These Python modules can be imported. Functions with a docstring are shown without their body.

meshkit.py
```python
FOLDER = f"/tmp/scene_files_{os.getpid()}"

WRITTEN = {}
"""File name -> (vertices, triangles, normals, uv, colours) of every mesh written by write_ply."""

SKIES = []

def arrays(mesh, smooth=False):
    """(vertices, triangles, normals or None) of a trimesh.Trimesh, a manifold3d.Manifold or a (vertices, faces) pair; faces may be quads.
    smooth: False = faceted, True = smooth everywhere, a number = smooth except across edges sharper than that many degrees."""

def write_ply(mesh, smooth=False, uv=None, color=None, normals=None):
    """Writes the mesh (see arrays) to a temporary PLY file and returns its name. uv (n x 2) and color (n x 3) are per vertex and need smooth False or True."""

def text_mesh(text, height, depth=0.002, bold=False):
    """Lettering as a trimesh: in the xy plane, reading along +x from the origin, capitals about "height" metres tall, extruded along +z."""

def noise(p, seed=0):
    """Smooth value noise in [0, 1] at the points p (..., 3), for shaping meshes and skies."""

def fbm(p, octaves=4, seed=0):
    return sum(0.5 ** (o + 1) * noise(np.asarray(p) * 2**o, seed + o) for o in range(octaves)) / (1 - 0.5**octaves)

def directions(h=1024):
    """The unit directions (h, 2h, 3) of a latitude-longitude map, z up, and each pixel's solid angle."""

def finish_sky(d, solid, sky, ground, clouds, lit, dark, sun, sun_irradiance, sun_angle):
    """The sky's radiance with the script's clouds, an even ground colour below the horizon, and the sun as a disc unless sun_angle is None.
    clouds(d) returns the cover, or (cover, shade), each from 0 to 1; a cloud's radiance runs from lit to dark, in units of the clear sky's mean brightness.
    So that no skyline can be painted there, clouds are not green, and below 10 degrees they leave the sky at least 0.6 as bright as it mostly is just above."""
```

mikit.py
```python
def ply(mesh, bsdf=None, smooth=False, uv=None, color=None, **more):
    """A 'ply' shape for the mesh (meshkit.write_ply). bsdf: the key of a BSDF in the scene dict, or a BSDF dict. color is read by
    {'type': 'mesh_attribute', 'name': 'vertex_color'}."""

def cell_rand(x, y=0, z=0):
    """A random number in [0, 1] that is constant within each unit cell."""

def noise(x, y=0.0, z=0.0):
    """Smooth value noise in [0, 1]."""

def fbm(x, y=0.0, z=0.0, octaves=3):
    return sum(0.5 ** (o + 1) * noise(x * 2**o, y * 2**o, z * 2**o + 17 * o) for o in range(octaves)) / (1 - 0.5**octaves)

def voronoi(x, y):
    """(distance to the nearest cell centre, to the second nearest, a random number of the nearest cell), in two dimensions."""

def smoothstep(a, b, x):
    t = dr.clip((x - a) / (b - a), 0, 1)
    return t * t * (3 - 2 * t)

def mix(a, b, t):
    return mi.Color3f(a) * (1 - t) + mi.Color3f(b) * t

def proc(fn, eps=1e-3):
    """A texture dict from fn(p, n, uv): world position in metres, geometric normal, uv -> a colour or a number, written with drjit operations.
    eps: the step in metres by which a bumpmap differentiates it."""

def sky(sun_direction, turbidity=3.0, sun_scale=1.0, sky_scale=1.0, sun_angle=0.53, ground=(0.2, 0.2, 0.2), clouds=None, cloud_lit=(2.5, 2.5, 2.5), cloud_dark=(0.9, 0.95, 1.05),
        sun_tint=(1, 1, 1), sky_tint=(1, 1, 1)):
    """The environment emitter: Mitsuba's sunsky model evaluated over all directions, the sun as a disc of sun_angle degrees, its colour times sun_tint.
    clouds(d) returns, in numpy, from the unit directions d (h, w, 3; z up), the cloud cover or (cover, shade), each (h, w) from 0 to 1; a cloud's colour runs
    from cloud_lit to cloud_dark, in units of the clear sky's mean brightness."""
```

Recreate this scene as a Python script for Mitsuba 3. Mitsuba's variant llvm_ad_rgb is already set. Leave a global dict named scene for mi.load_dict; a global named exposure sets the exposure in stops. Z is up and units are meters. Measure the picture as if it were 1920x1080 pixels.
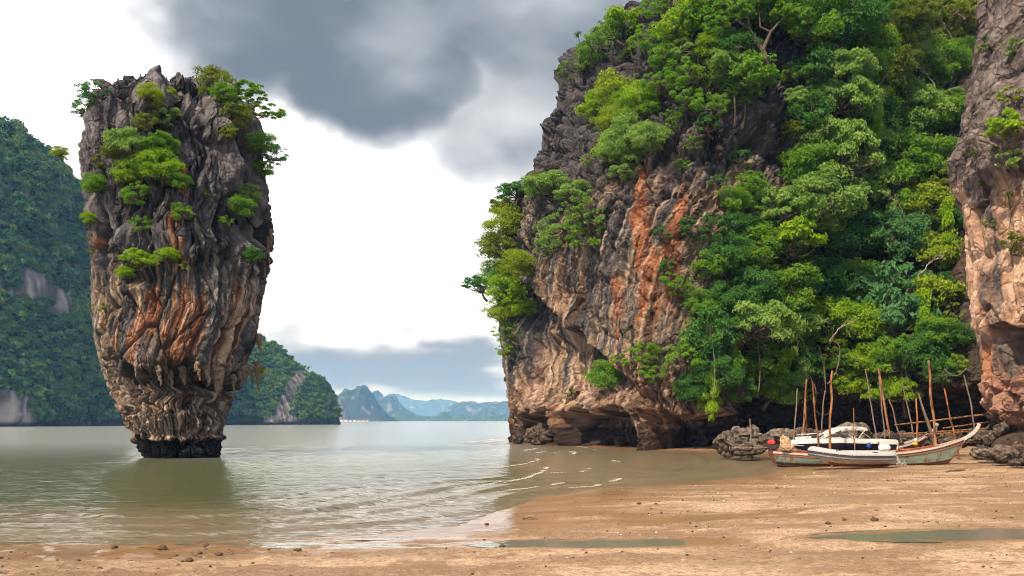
import math, random
import numpy as np, trimesh, shapely, manifold3d
import drjit as dr, mitsuba as mi
import mikit, meshkit
from mikit import proc, noise as tnoise, fbm as tfbm, smoothstep as tstep, mix as tmix
from scipy.spatial import cKDTree
from scipy.ndimage import gaussian_filter1d, gaussian_filter

T = mi.ScalarTransform4f
scene, labels = {}, {}
PI = math.pi

# ------------------------------------------------------------------ camera, sky, exposure
EYE = 1.95                      # metres above the water (z = 0)
F = 1600.0                      # focal length in photo pixels (1920 wide); horizon at row 788
scene['camera'] = {'type': 'perspective', 'fov': math.degrees(2 * math.atan(960 / F)), 'fov_axis': 'x',
                   'principal_point_offset_y': -(788 - 540) / 1080.0, 'near_clip': 0.1, 'far_clip': 40000.0,
                   'to_world': T().look_at(origin=[0, 0, EYE], target=[0, 10, EYE], up=[0, 0, 1]),
                   'medium': {'type': 'ref', 'id': 'haze_air'}}


def nfbm(p, o=4, seed=0):
    return meshkit.fbm(np.asarray(p, float), o, seed)


def sstep(a, b, x):
    t = np.clip((x - a) / (b - a), 0, 1)
    return t * t * (3 - 2 * t)


def clouds(d):
    az = np.degrees(np.arctan2(d[..., 0], d[..., 1]))
    el = np.degrees(np.arcsin(np.clip(d[..., 2], -1, 1)))
    w = nfbm(d * 7.0 + 3, 5, 11) - 0.5
    w2 = nfbm(d * 20.0 + 9, 6, 12) - 0.5
    w3 = nfbm(d * np.array([5., 5., 16.]) + 5, 5, 14) - 0.5
    A = az + 5.0 * w + 3.6 * w2
    E = el + 3.6 * (nfbm(d * 7.0 + 31, 5, 13) - 0.5) + 2.2 * w2

    def blob(a, e, ra, re, soft=0.55):
        r = np.sqrt(((A - a) / ra) ** 2 + ((E - e) / re) ** 2)
        return 1 - sstep(1 - soft, 1 + soft * 0.45, r)
    s = np.maximum.reduce([0.90 * blob(-10, 28, 15.8, 7.6, 0.36), 0.95 * blob(-8.8, 22.2, 8.5, 4.6, 0.36), 0.86 * blob(-17, 24, 7.0, 5.0, 0.45), 0.80 * blob(2, 26.5, 11.0, 6.6, 0.4),
                           0.60 * blob(-2.5, 18.2, 5.0, 3.2, 0.7), 0.72 * blob(2.0, 20.0, 9.0, 5.4, 0.7), 0.6 * blob(9, 25, 9, 7, 0.5)])
    s = s * (0.84 + 1.0 * (nfbm(d * np.array([9., 9., 15.]) + 2, 7, 17) - 0.40))
    s = np.maximum(s, 0.85 * sstep(0.34, 0.60, nfbm(d * 3.1 + 40, 5, 15)) * sstep(30, 46, np.abs(az) + np.maximum(el - 26, 0)))  # unseen clouds added round the view to dim skylight and the low bank
    # the low bank above the far islands, and the small puffs
    w4 = nfbm(d * np.array([10., 10., 34.]) + 15, 5, 19) - 0.5
    top_ = 7.3 - 0.016 * (az + 8) ** 2 * (np.abs(az + 8) < 14) + 6.0 * (nfbm(d * 12 + 51, 5, 20) - 0.5)
    low = sstep(top_ + 0.6, top_ - 2.8, el) * sstep(1.2, 2.6, el + 1.4 * w4)
    s = np.maximum(s, np.clip(0.66 + 3.0 * w3 + 3.2 * w4, 0.05, 1.0) * low)
    for (a, e, r) in ((-10.9, 10.3, 0.5), (-7.4, 9.5, 0.9), (-5.6, 10.3, 0.5), (-33, 21.5, 1.4)):
        s = np.maximum(s, 0.30 * (1 - sstep(0.2, 1.0, np.sqrt(((az + 1.0 * w2 - a) / r) ** 2 + ((el + .6 * w2 - e) / (0.3 * r)) ** 2))))
    cover = 1 - 0.40 * sstep(3.4, 1.2, el + 2.5 * w3)
    return cover, 1 - (1 - np.clip(s, 0, 1)) ** 1.55


SUN = np.array([-0.42, -0.60, 0.70])
scene['sky_light'] = mikit.sky(SUN, turbidity=3.0, sun_scale=1.45, sun_angle=1.2, clouds=clouds, cloud_lit=(7.4, 7.4, 7.45), cloud_dark=(0.90, 1.08, 1.34), sun_tint=(1.0, 0.97, 0.915))
exposure = 1.3


# ------------------------------------------------------------------ helpers
def rgb(*c):
    return {'type': 'rgb', 'value': list(c)}


def at(px, py, Y):
    """The point that stands Y metres in front of the beach viewpoint under this direction."""
    return np.array([(px - 960) / F * Y, Y, EYE - (py - 788) / F * Y])


def X(px, Y):
    return (px - 960) / F * Y


def Z(py, Y):
    return EYE - (py - 788) / F * Y


taken = {}


def numbered(name):
    n = taken.get(name, -1) + 1
    taken[name] = n
    return name if n == 0 else f'{name}_{n:03d}'


def thing(name, label, cat, group=None):
    k = numbered(name)
    labels[k] = {'label': label, 'category': cat}
    if group:
        labels[k]['group'] = group
    return k


def obj(key, mesh, bsdf, parent=None, smooth=False, **kw):
    key = (parent + '__' if parent else '') + key
    k = numbered(key)
    scene[k] = mikit.ply(mesh, bsdf, smooth, **kw)
    return k


def single(name, mesh, bsdf, label, cat, group=None, smooth=False, **kw):
    k = thing(name, label, cat, group)
    scene[k] = mikit.ply(mesh, bsdf, smooth, **kw)
    return k


def struct(name, mesh, bsdf, smooth=False, label=None, kind='structure', **kw):
    k = numbered(name)
    scene[k] = mikit.ply(mesh, bsdf, smooth, **kw)
    labels[k] = {'kind': kind}
    if label:
        labels[k]['label'] = label
    return k


def cat_mesh(parts):
    vs, fs, n = [], [], 0
    for v, f in parts:
        vs.append(v)
        fs.append(np.asarray(f) + n)
        n += len(v)
    return np.vstack(vs), np.vstack(fs)


def vf(m):
    if hasattr(m, 'to_mesh'):
        q = m.to_mesh()
        return np.array(q.vert_properties[:, :3], float), np.array(q.tri_verts)
    return np.array(m.vertices), np.array(m.faces)


def tm(vfp):
    return trimesh.Trimesh(vfp[0], vfp[1], process=False)


def grid_faces(nr, nc, wrap=False):
    i, j = np.meshgrid(np.arange(nr - 1), np.arange(nc if wrap else nc - 1), indexing='ij')
    a, b = i * nc + j, i * nc + (j + 1) % nc
    c, d = a + nc, b + nc
    return np.vstack([np.stack([a, b, d], -1).reshape(-1, 3), np.stack([a, d, c], -1).reshape(-1, 3)])


def tube(pts, rad, sides=6, caps=True):
    p = np.asarray(pts, float)
    rad = np.broadcast_to(np.asarray(rad, float), (len(p),))
    t = np.gradient(p, axis=0)
    t /= np.linalg.norm(t, axis=1, keepdims=True) + 1e-12
    ref = np.array([0, 0, 1.0]) if abs(t[:, 2]).mean() < 0.85 else np.array([1.0, 0, 0])
    a = np.cross(t, ref)
    a /= np.linalg.norm(a, axis=1, keepdims=True) + 1e-12
    b = np.cross(t, a)
    g = np.arange(sides) * 2 * PI / sides
    v = (p[:, None] + rad[:, None, None] * (np.cos(g)[None, :, None] * a[:, None] + np.sin(g)[None, :, None] * b[:, None])).reshape(-1, 3)
    f = grid_faces(len(p), sides, True)
    if caps:
        n = len(v)
        v = np.vstack([v, p[0], p[-1]])
        k = np.arange(sides)
        f = np.vstack([f, np.stack([k, k * 0 + n, (k + 1) % sides], -1), np.stack([(len(p) - 1) * sides + k, (len(p) - 1) * sides + (k + 1) % sides, k * 0 + n + 1], -1)])
    return v, f


def box(c, s, rot=None, bevel=0.0):
    s = np.asarray(s, float)
    if bevel > 0:
        q = np.array([[i, j, k] for i in (-1, 1) for j in (-1, 1) for k in (-1, 1)]) * (s / 2 - bevel)
        pts = np.vstack([q + np.array(e) * bevel for e in ((1, 0, 0), (-1, 0, 0), (0, 1, 0), (0, -1, 0), (0, 0, 1), (0, 0, -1))])
        v, f = vf(manifold3d.Manifold.hull_points(pts))
    else:
        m = trimesh.creation.box(s)
        v, f = vf(m)
    if rot is not None:
        v = v @ np.asarray(rot).T
    return v + np.asarray(c), f


def rotz(a):
    c, s = math.cos(a), math.sin(a)
    return np.array([[c, -s, 0], [s, c, 0], [0, 0, 1.0]])


def interp(pairs, x):
    a = np.array(sorted(pairs), float)
    return np.interp(x, a[:, 0], a[:, 1])


# ------------------------------------------------------------------ rock relief
def slabs(P, cell, seed, amp, tilt, crack, cw=0.10):
    """Blocks and slabs: each cell of a jittered lattice stands proud or back and leans; joints between them are recessed."""
    c = np.asarray(cell, float)
    q = P / c
    r = np.random.default_rng(seed)
    k = np.floor(q).astype(np.int64) + 4096
    k = np.unique((k[:, 0] << 26) | (k[:, 1] << 13) | k[:, 2])
    g = np.stack([k >> 26, (k >> 13) & 8191, k & 8191], -1)
    g = (g[:, None] + np.stack(np.meshgrid([-1, 0, 1], [-1, 0, 1], [-1, 0, 1], indexing='ij'), -1).reshape(1, 27, 3)).reshape(-1, 3)
    k = np.unique((g[:, 0] << 26) | (g[:, 1] << 13) | g[:, 2])
    g = np.stack([k >> 26, (k >> 13) & 8191, k & 8191], -1) - 4096.0
    s = g + r.random(g.shape)
    off, tl = r.uniform(-1, 1, len(s)), r.normal(0, 1, (len(s), 3))
    d, i = cKDTree(s).query(q, k=2)
    loc = q - s[i[:, 0]]
    return amp * off[i[:, 0]] + amp * tilt * (loc * tl[i[:, 0]]).sum(1) - crack * np.exp(-((d[:, 1] - d[:, 0]) / cw) ** 2), off[i[:, 0]]


def ridged(p, o=4, seed=0):
    out, a = 0, 0.5
    p = np.asarray(p, float)
    for k in range(o):
        out = out + a * (1 - np.abs(2 * meshkit.noise(p * 2 ** k, seed + k) - 1))
        a *= 0.5
    return out


def row_fit(V, nrow, left=None, right=None, cols=None, soft=4):
    """Move each course of a rock sideways so that its outline has the measured width; left, right: wanted x / depth slopes per row."""
    G = V[:nrow * (len(V) // nrow)].reshape(nrow, -1, 3)
    sl_ = (G[..., 0] / G[..., 1]) if cols is None else (G[:, cols, 0] / G[:, cols, 1])
    lo, hi = gaussian_filter1d(sl_.min(1), soft), gaussian_filter1d(sl_.max(1), soft)
    return lo, hi


def lerp3(a, b, t):
    return np.asarray(a) * (1 - t[:, None]) + np.asarray(b) * t[:, None]


# ------------------------------------------------------------------ materials
VC = {'type': 'mesh_attribute', 'name': 'vertex_color'}


def rock_bump(p, n, uv):
    k = dr.minimum(dr.abs(tfbm(p.x * 2.6, p.y * 2.6, p.z * 1.0, 2) - 0.5), dr.abs(tfbm(p.x * 1.9 + 9 + 0.7 * p.z, p.y * 1.9 - 0.5 * p.z, p.z * 1.5 + 0.6 * p.x, 2) - 0.5))
    return tfbm(p.x * 9, p.y * 9, p.z * 5, 3) * 0.55 + 0.5 * tfbm(p.x * 24, p.y * 24, p.z * 12, 2) + 0.9 * tstep(0.0, 0.035, k)


scene['rock'] = {'type': 'twosided', 'bsdf': {'type': 'bumpmap', 'arbitrary': proc(rock_bump, 0.01), 'scale': 0.10,
                 'bsdf': {'type': 'principled', 'base_color': VC, 'roughness': 0.85, 'specular': 0.25}}}
scene['far_rock'] = {'type': 'diffuse', 'reflectance': VC}
scene['leaf'] = {'type': 'principledthin', 'base_color': VC, 'roughness': 0.5, 'diff_trans': 0.75, 'spec_trans': 0.0, 'eta': 1.35}
scene['far_leaf'] = {'type': 'twosided', 'bsdf': {'type': 'diffuse', 'reflectance': VC}}
scene['bark'] = {'type': 'principled', 'base_color': proc(lambda p, n, uv: tmix((0.055, 0.04, 0.03), (0.20, 0.16, 0.12), tfbm(p.x * 6, p.y * 6, p.z * 3, 3))), 'roughness': 0.9, 'specular': 0.2}


def pole_col(p, n, uv):
    t = tfbm(p.x * 14, p.y * 14, p.z * 3.2, 4)
    wet = tstep(1.3, 0.2, p.z)
    return tmix(tmix((0.12, 0.05, 0.025), (0.46, 0.22, 0.10), tstep(0.25, 0.75, t)), (0.20, 0.15, 0.09), wet * 0.6)


scene['pole_wood'] = {'type': 'principled', 'base_color': proc(pole_col), 'roughness': 0.75, 'specular': 0.3}
scene['dead_wood'] = {'type': 'principled', 'base_color': proc(lambda p, n, uv: tmix((0.22, 0.17, 0.12), (0.48, 0.40, 0.32), tfbm(p.x * 9, p.y * 9, p.z * 9, 2))), 'roughness': 0.85, 'specular': 0.2}
scene['grey_pole_wood'] = {'type': 'principled', 'base_color': proc(lambda p, n, uv: tmix((0.10, 0.075, 0.06), (0.34, 0.27, 0.21), tfbm(p.x * 9, p.y * 9, p.z * 2.4, 3))), 'roughness': 0.8, 'specular': 0.3}

# ------------------------------------------------------------------ beach
shore_px = [(-700, 1012), (-300, 1016), (0, 1019), (250, 1022), (480, 1012), (700, 1002), (860, 985), (945, 955), (1010, 934), (1120, 918), (1250, 908), (1360, 900), (1450, 888), (1472, 876), (1462, 862), (1430, 853), (1330, 850)]
shore = [np.array([X(a, EYE / (b - 788) * F), EYE / (b - 788) * F]) for a, b in shore_px]
shore = np.array([[-60, 9.0]] + [s for s in shore] + [[9.5, 51.0], [8.0, 54], [5, 62], [3.5, 68.5], [1.5, 71], [0, 75], [4, 100]])
sl = shapely.LineString(shore)
land_poly = shapely.Polygon(np.vstack([shore, [[300, 100], [300, -60], [-60, -60]]]))
shore_pts = np.array([sl.interpolate(t).coords[0] for t in np.arange(0, sl.length, 0.15)])
shore_pts[:, 0] = gaussian_filter1d(shore_pts[:, 0], 4)
shore_pts[:, 1] = gaussian_filter1d(shore_pts[:, 1], 4)
shore_tree = cKDTree(shore_pts)


def shore_dist(x, y):
    d = shore_tree.query(np.stack([x, y], -1))[0]
    return np.where(shapely.contains_xy(land_poly, x, y), d, -d)


# (centre x, y, half-axes along and across, angle, level, depth)
PUD = [dict(c=(-1.75, 12.35), a=1.2, b=0.16, ang=0.0, lev=None), dict(c=(-2.9, 12.95), a=1.5, b=0.15, ang=-0.03, lev=None), dict(c=(-1.3, 13.5), a=0.9, b=0.11, ang=0.05, lev=None), dict(c=(1.35, 12.2), a=1.35, b=0.36, ang=0.03, lev=None), dict(c=(6.9, 12.4), a=1.8, b=0.50, ang=0.08, lev=None)]


def base_height(x, y):
    d = shore_dist(x, y)
    w = 0.8 * (nfbm(np.stack([x * 0.35, y * 0.5, x * 0], -1), 3, 5) - 0.5)
    dd = d + w
    land = 0.42 * (1 - np.exp(-np.maximum(dd, 0) * 0.052 / 0.42))
    # gentle flats close to the water on the left shore
    z = np.where(dd > 0, land, np.maximum(0.055 * dd, -1.6))
    amp = sstep(0.3, 3.0, d)
    z = z + amp * 0.09 * (nfbm(np.stack([x * 0.16 + 3, y * 0.42, x * 0], -1), 3, 6) - 0.5)
    # the bar of pale sand right of the middle and the runnel behind it
    bar = np.exp(-((y - 15.6 - 0.05 * (x - 6)) / 0.9) ** 2) * sstep(2.5, 7.5, x)
    z = z + 0.11 * bar
    run = np.exp(-((y - 15.7 - 0.12 * (x - 4)) / 0.6) ** 2) * sstep(1.6, 2.4, x) * sstep(6.4, 5.2, x)
    return z - 0.075 * run * amp


for _q in PUD:
    if _q['lev'] is None:
        _q['lev'] = float(base_height(np.array([_q['c'][0]]), np.array([_q['c'][1]]))[0]) - 0.004


def wet_mask(x, y, z):
    n = nfbm(np.stack([x * 0.8, y * 1.6, x * 0], -1), 4, 8)
    w = sstep(0.13, 0.0, z + 0.10 * (n - 0.5))
    run = np.exp(-((y - 18.2 + 0.12 * (x - 5)) / 0.8) ** 2) * sstep(1.8, 3.2, x) * sstep(10, 7.0, x)
    w = np.maximum(w, np.clip(1.5 * run * sstep(0.42, 0.62, n), 0, 1) * 0.85)
    sheet = np.exp(-(((x + 2.6) / 2.4) ** 2 + ((y - 12.6) / 0.55) ** 2) ** 2) * sstep(0.47, 0.58, nfbm(np.stack([x * 0.9 + 7, y * 2.6, x * 0], -1), 3, 9))
    return np.maximum(w, sheet), sheet


def ground(x, y):
    x, y = np.asarray(x, float), np.asarray(y, float)
    z = base_height(x, y)
    for q in PUD:
        c, s = math.cos(q['ang']), math.sin(q['ang'])
        u, v = (x - q['c'][0]) * c + (y - q['c'][1]) * s, -(x - q['c'][0]) * s + (y - q['c'][1]) * c
        e = np.sqrt((u / q['a']) ** 2 + (v / q['b']) ** 2) * (1 + 0.9 * (nfbm(np.stack([x * 1.3, y * 1.9, x * 0], -1), 2, 21) - 0.5))
        t = sstep(1.0, 2.3, e)
        pit = q['lev'] + np.where(e < 1, -min(0.06, 0.15 * q['b']) * (1 - e * e), min(0.028, 0.05 * q['b']) * (e - 1))
        z = np.where(e < 2.3, pit * (1 - t) + z * t, z)
    return z


def ground1(x, y):
    return float(ground(np.array([x]), np.array([y]))[0])


def on_ground(px, py):
    """Where the line of sight through this pixel meets the beach."""
    Y = 10.0
    for _ in range(22):
        Y += 0.75 * ((EYE - ground1(X(px, Y), Y)) * F / (py - 788) - Y)
    return np.array([X(px, Y), Y, ground1(X(px, Y), Y)])


def graded(lo, mid, hi, step, grow):
    r, v, s = [mid], mid, step
    while v < hi:
        s *= grow
        v = min(hi, v + s)
        r.append(v)
    l, v, s = [], lo[1], step
    while v > lo[0]:
        s *= grow
        v = max(lo[0], v - s)
        l.append(v)
    return np.array(l[::-1] + list(np.arange(lo[1], mid, step)) + r)


gx = np.unique(np.concatenate([graded((-60, -10), 19, 200, 0.10, 1.12)]))
gy = np.concatenate([np.linspace(-40, 6.5, 12)[:-1], 7.5 * 1.0062 ** np.arange(0, 320)])
gy = np.concatenate([gy, np.linspace(gy[-1] + 1, 120, 22)])
GX, GY = np.meshgrid(gx, gy)
px_, py_ = GX.ravel(), GY.ravel()
gz = ground(px_, py_)
pud_far = np.min([np.hypot((px_ - q['c'][0]) / q['a'], (py_ - q['c'][1]) / (q['b'])) for q in PUD], axis=0)
wet, sheet = wet_mask(px_, py_, gz)
wet = np.maximum(wet, sstep(1.6, 1.05, pud_far) * 0.75)
rel = nfbm(np.stack([px_ * 2.2, py_ * 3.0, px_ * 0], -1), 4, 31) - 0.5
rel2 = ridged(np.stack([px_ * 6, py_ * 7, px_ * 0], -1), 2, 33) - 0.45
clod = np.clip(nfbm(np.stack([px_ * 3.4 + 9, py_ * 3.4, px_ * 0], -1), 3, 35) - 0.56, 0, 1) * sstep(2, -5, px_) * sstep(15, 12, py_)
gz = gz + (0.05 * rel + 0.024 * rel2) * sstep(0.0, 0.08, gz) * (1 - 0.8 * sheet) * (1 - 0.6 * sstep(0.5, 0.9, wet)) * (0.35 + 0.65 * sstep(1.3, 2.2, pud_far)) + 0.22 * clod * (1 - sheet)
sand_verts = np.stack([px_, py_, gz], -1)


def wet_at(p, n, uv):
    f = tfbm(p.x * 0.8, p.y * 1.6, 3, 4)
    w = tstep(0.185, 0.03, p.z + 0.13 * (f - 0.5))
    q = (p.y - 15.7 - 0.12 * (p.x - 4)) / 0.65
    run = dr.exp(-q * q) * tstep(1.4, 2.4, p.x) * tstep(6.6, 5.2, p.x)
    w = dr.maximum(w, 0.9 * dr.clip(1.6 * run * tstep(0.36, 0.56, f), 0, 1))
    a, b = (p.x + 2.4) / 2.6, (p.y - 12.9) / 0.75
    w = dr.maximum(w, dr.exp(-dr.square(a * a + b * b)) * tstep(0.44, 0.54, tfbm(p.x * 0.9 + 7, p.y * 2.6, 0, 3)))
    for k in PUD:
        c, s = math.cos(k['ang']), math.sin(k['ang'])
        x, y = p.x - k['c'][0], p.y - k['c'][1]
        u, v = (x * c + y * s) / k['a'], (-x * s + y * c) / k['b']
        w = dr.maximum(w, 0.8 * tstep(1.9, 1.15, dr.sqrt(u * u + v * v) + 0.5 * (f - 0.5)))
    return w


def sand_dry(p, n, uv):
    a = tfbm(p.x * 0.7, p.y * 1.3, 0, 3)
    b = tfbm(p.x * 13, p.y * 13, 3, 3)
    c = tmix((0.24, 0.164, 0.107), (0.40, 0.286, 0.20), tstep(0.3, 0.7, a))
    c = c * (0.66 + 0.62 * b) * (0.68 + 0.64 * tfbm(p.x * 42, p.y * 42, 5, 2))
    c = tmix(c, (0.16, 0.10, 0.062), tstep(0.62, 0.74, tfbm(p.x * 22, p.y * 26, 9, 2)) * 0.55)
    c = tmix(c, (0.20, 0.13, 0.082), tstep(0.47 + 0.16 * tstep(19, 14, p.y), 0.66, tfbm(p.x * 0.9 + 4, p.y * 2.0, 7, 5)) * 0.75)
    return tmix(c, (0.19, 0.125, 0.08), tstep(0.60, 0.78, tfbm(p.x * 6 + 4, p.y * 9, 11, 3)) * 0.6)


def sand_wet(p, n, uv):
    a = tfbm(p.x * 1.1, p.y * 2.1, 5, 3)
    return tmix((0.15, 0.085, 0.042), (0.26, 0.16, 0.085), a)


scene['sand'] = {'type': 'blendbsdf', 'weight': proc(wet_at),
                 'a': {'type': 'bumpmap', 'arbitrary': proc(lambda p, n, uv: tfbm(p.x * 14, p.y * 14, 1, 3) + 0.5 * tfbm(p.x * 45, p.y * 45, 2, 2), 0.006), 'scale': 0.05,
                       'bsdf': {'type': 'principled', 'base_color': proc(sand_dry), 'roughness': 0.9, 'specular': 0.2}},
                 'b': {'type': 'bumpmap', 'arbitrary': proc(lambda p, n, uv: tfbm(p.x * 5, p.y * 7, 1, 3), 0.01), 'scale': 0.006,
                       'bsdf': {'type': 'principled', 'base_color': proc(sand_wet), 'roughness': 0.14, 'specular': 0.5}}}
struct('beach_sand', (sand_verts, grid_faces(len(gy), len(gx))), 'sand', True)

# ------------------------------------------------------------------ sea
sy = 9.0 * 1.0075 ** np.arange(0, 430)
sy = np.concatenate([sy, sy[-1] * 1.05 ** np.arange(1, 70)])
sy = sy[sy < 7000]
sx = np.unique(np.concatenate([graded((-6000, -26), 13, 6000, 0.16, 1.10)]))
SX, SY = np.meshgrid(sx, sy)
x_, y_ = SX.ravel(), SY.ravel()
nearm = (y_ < 200) & (np.abs(x_) < 90)
sd = np.full(len(x_), 60.0)
sd[nearm] = np.clip(-shore_dist(x_[nearm], y_[nearm]), -3, 60)
wob = np.zeros(len(x_))
wob[nearm] = 2.6 * (nfbm(np.stack([x_[nearm] * 0.14, y_[nearm] * 0.14, 0 * x_[nearm]], -1), 3, 41) - 0.5)
ph = (sd + wob) / 1.55
crest = np.exp(-((ph % 1.0 - 0.45) / np.where(ph % 1.0 < 0.45, 0.10, 0.28)) ** 2)
env = sstep(0.05, 0.5, sd) * sstep(10.0, 2.5, sd) * (0.3 + 0.9 * meshkit.noise(np.stack([x_ * 0.22, y_ * 0.22, np.floor(ph)], -1), 43))
chop = nfbm(np.stack([x_ * 0.75, y_ * 1.3, 0 * x_], -1), 3, 45) - 0.5
chop2 = nfbm(np.stack([x_ * 0.22 + 4, y_ * 0.5, 0 * x_], -1), 2, 47) - 0.5
sz = 0.075 * env * crest + sstep(150, 60, y_) * sstep(0.2, 3, sd) * (0.05 * chop + 0.05 * chop2)
sz = np.where(sd < 0, -0.02, sz)


def ripple(p, n, uv):
    a = tfbm(p.x * 0.9, p.y * 2.6, 3, 2)
    b = 1 - dr.abs(2 * tfbm(p.x * 1.7 + 3, p.y * 5.2, 1, 3) - 1)
    return (a * 0.7 + b * 0.45) * (0.16 + 0.84 * tstep(75, 13, p.y))


sea_tone = lerp3(lerp3((0.066, 0.074, 0.036), (0.22, 0.245, 0.24), sstep(30, 80, y_)), (0.15, 0.122, 0.08), np.maximum(sstep(8, 0.5, sd + 3 * (chop2)), sstep(-2.5, 2.0, x_ - 0.04 * (y_ - 25) + 3 * chop2) * sstep(62, 48, y_)))  # olive and brown water; far part paled in colour for reflected bright sky


scene['sea_water'] = {'type': 'bumpmap', 'arbitrary': proc(ripple, 0.02), 'scale': 0.055,
                      'bsdf': {'type': 'principled', 'base_color': VC, 'roughness': 0.10, 'eta': 1.34}}
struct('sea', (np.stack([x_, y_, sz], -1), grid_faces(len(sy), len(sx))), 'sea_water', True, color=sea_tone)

scene['still_water'] = {'type': 'bumpmap', 'arbitrary': proc(lambda p, n, uv: tfbm(p.x * 6, p.y * 9, 2, 2), 0.01), 'scale': 0.006,
                        'bsdf': {'type': 'principled', 'base_color': rgb(0.13, 0.13, 0.105), 'roughness': 0.05, 'eta': 1.33}}
for q in PUD:
    g = np.linspace(0, 2 * PI, 80, endpoint=False)
    ring = np.stack([np.cos(g) * q['a'] * 1.5, np.sin(g) * q['b'] * 1.5, 0 * g], -1) @ rotz(q['ang']).T
    v = np.vstack([ring, [[0, 0, 0]]]) + np.array([*q['c'], q['lev']])
    k = np.arange(80)
    struct('puddle', (v, np.stack([k, (k + 1) % 80, k * 0 + 80], -1)), 'still_water')


# ------------------------------------------------------------------ rocks standing free: a stack built from its outline on both sides
def round_rock(rows_z, cx, cy, R, ratio, dense, n_front, n_back, disp, front=0.0):
    """Mesh of a stack: at each height a closed ring round (cx, cy); disp(theta, P, R) gives the relief outwards."""
    th = np.concatenate([np.linspace(-dense, dense, n_front), np.linspace(dense, 2 * PI - dense, n_back + 2)[1:-1]])
    TH, ZZ = np.meshgrid(th, rows_z)
    cxm, Rm = np.broadcast_to(cx[:, None], TH.shape), np.broadcast_to(R[:, None], TH.shape)
    dx, dy = np.sin(TH + front), -np.cos(TH + front) * ratio
    P = np.stack([cxm + dx * Rm, cy + dy * Rm, ZZ], -1).reshape(-1, 3)
    D = np.stack([dx, dy, 0 * dx], -1).reshape(-1, 3)
    return th, TH.ravel(), P, D, Rm.ravel()


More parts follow.
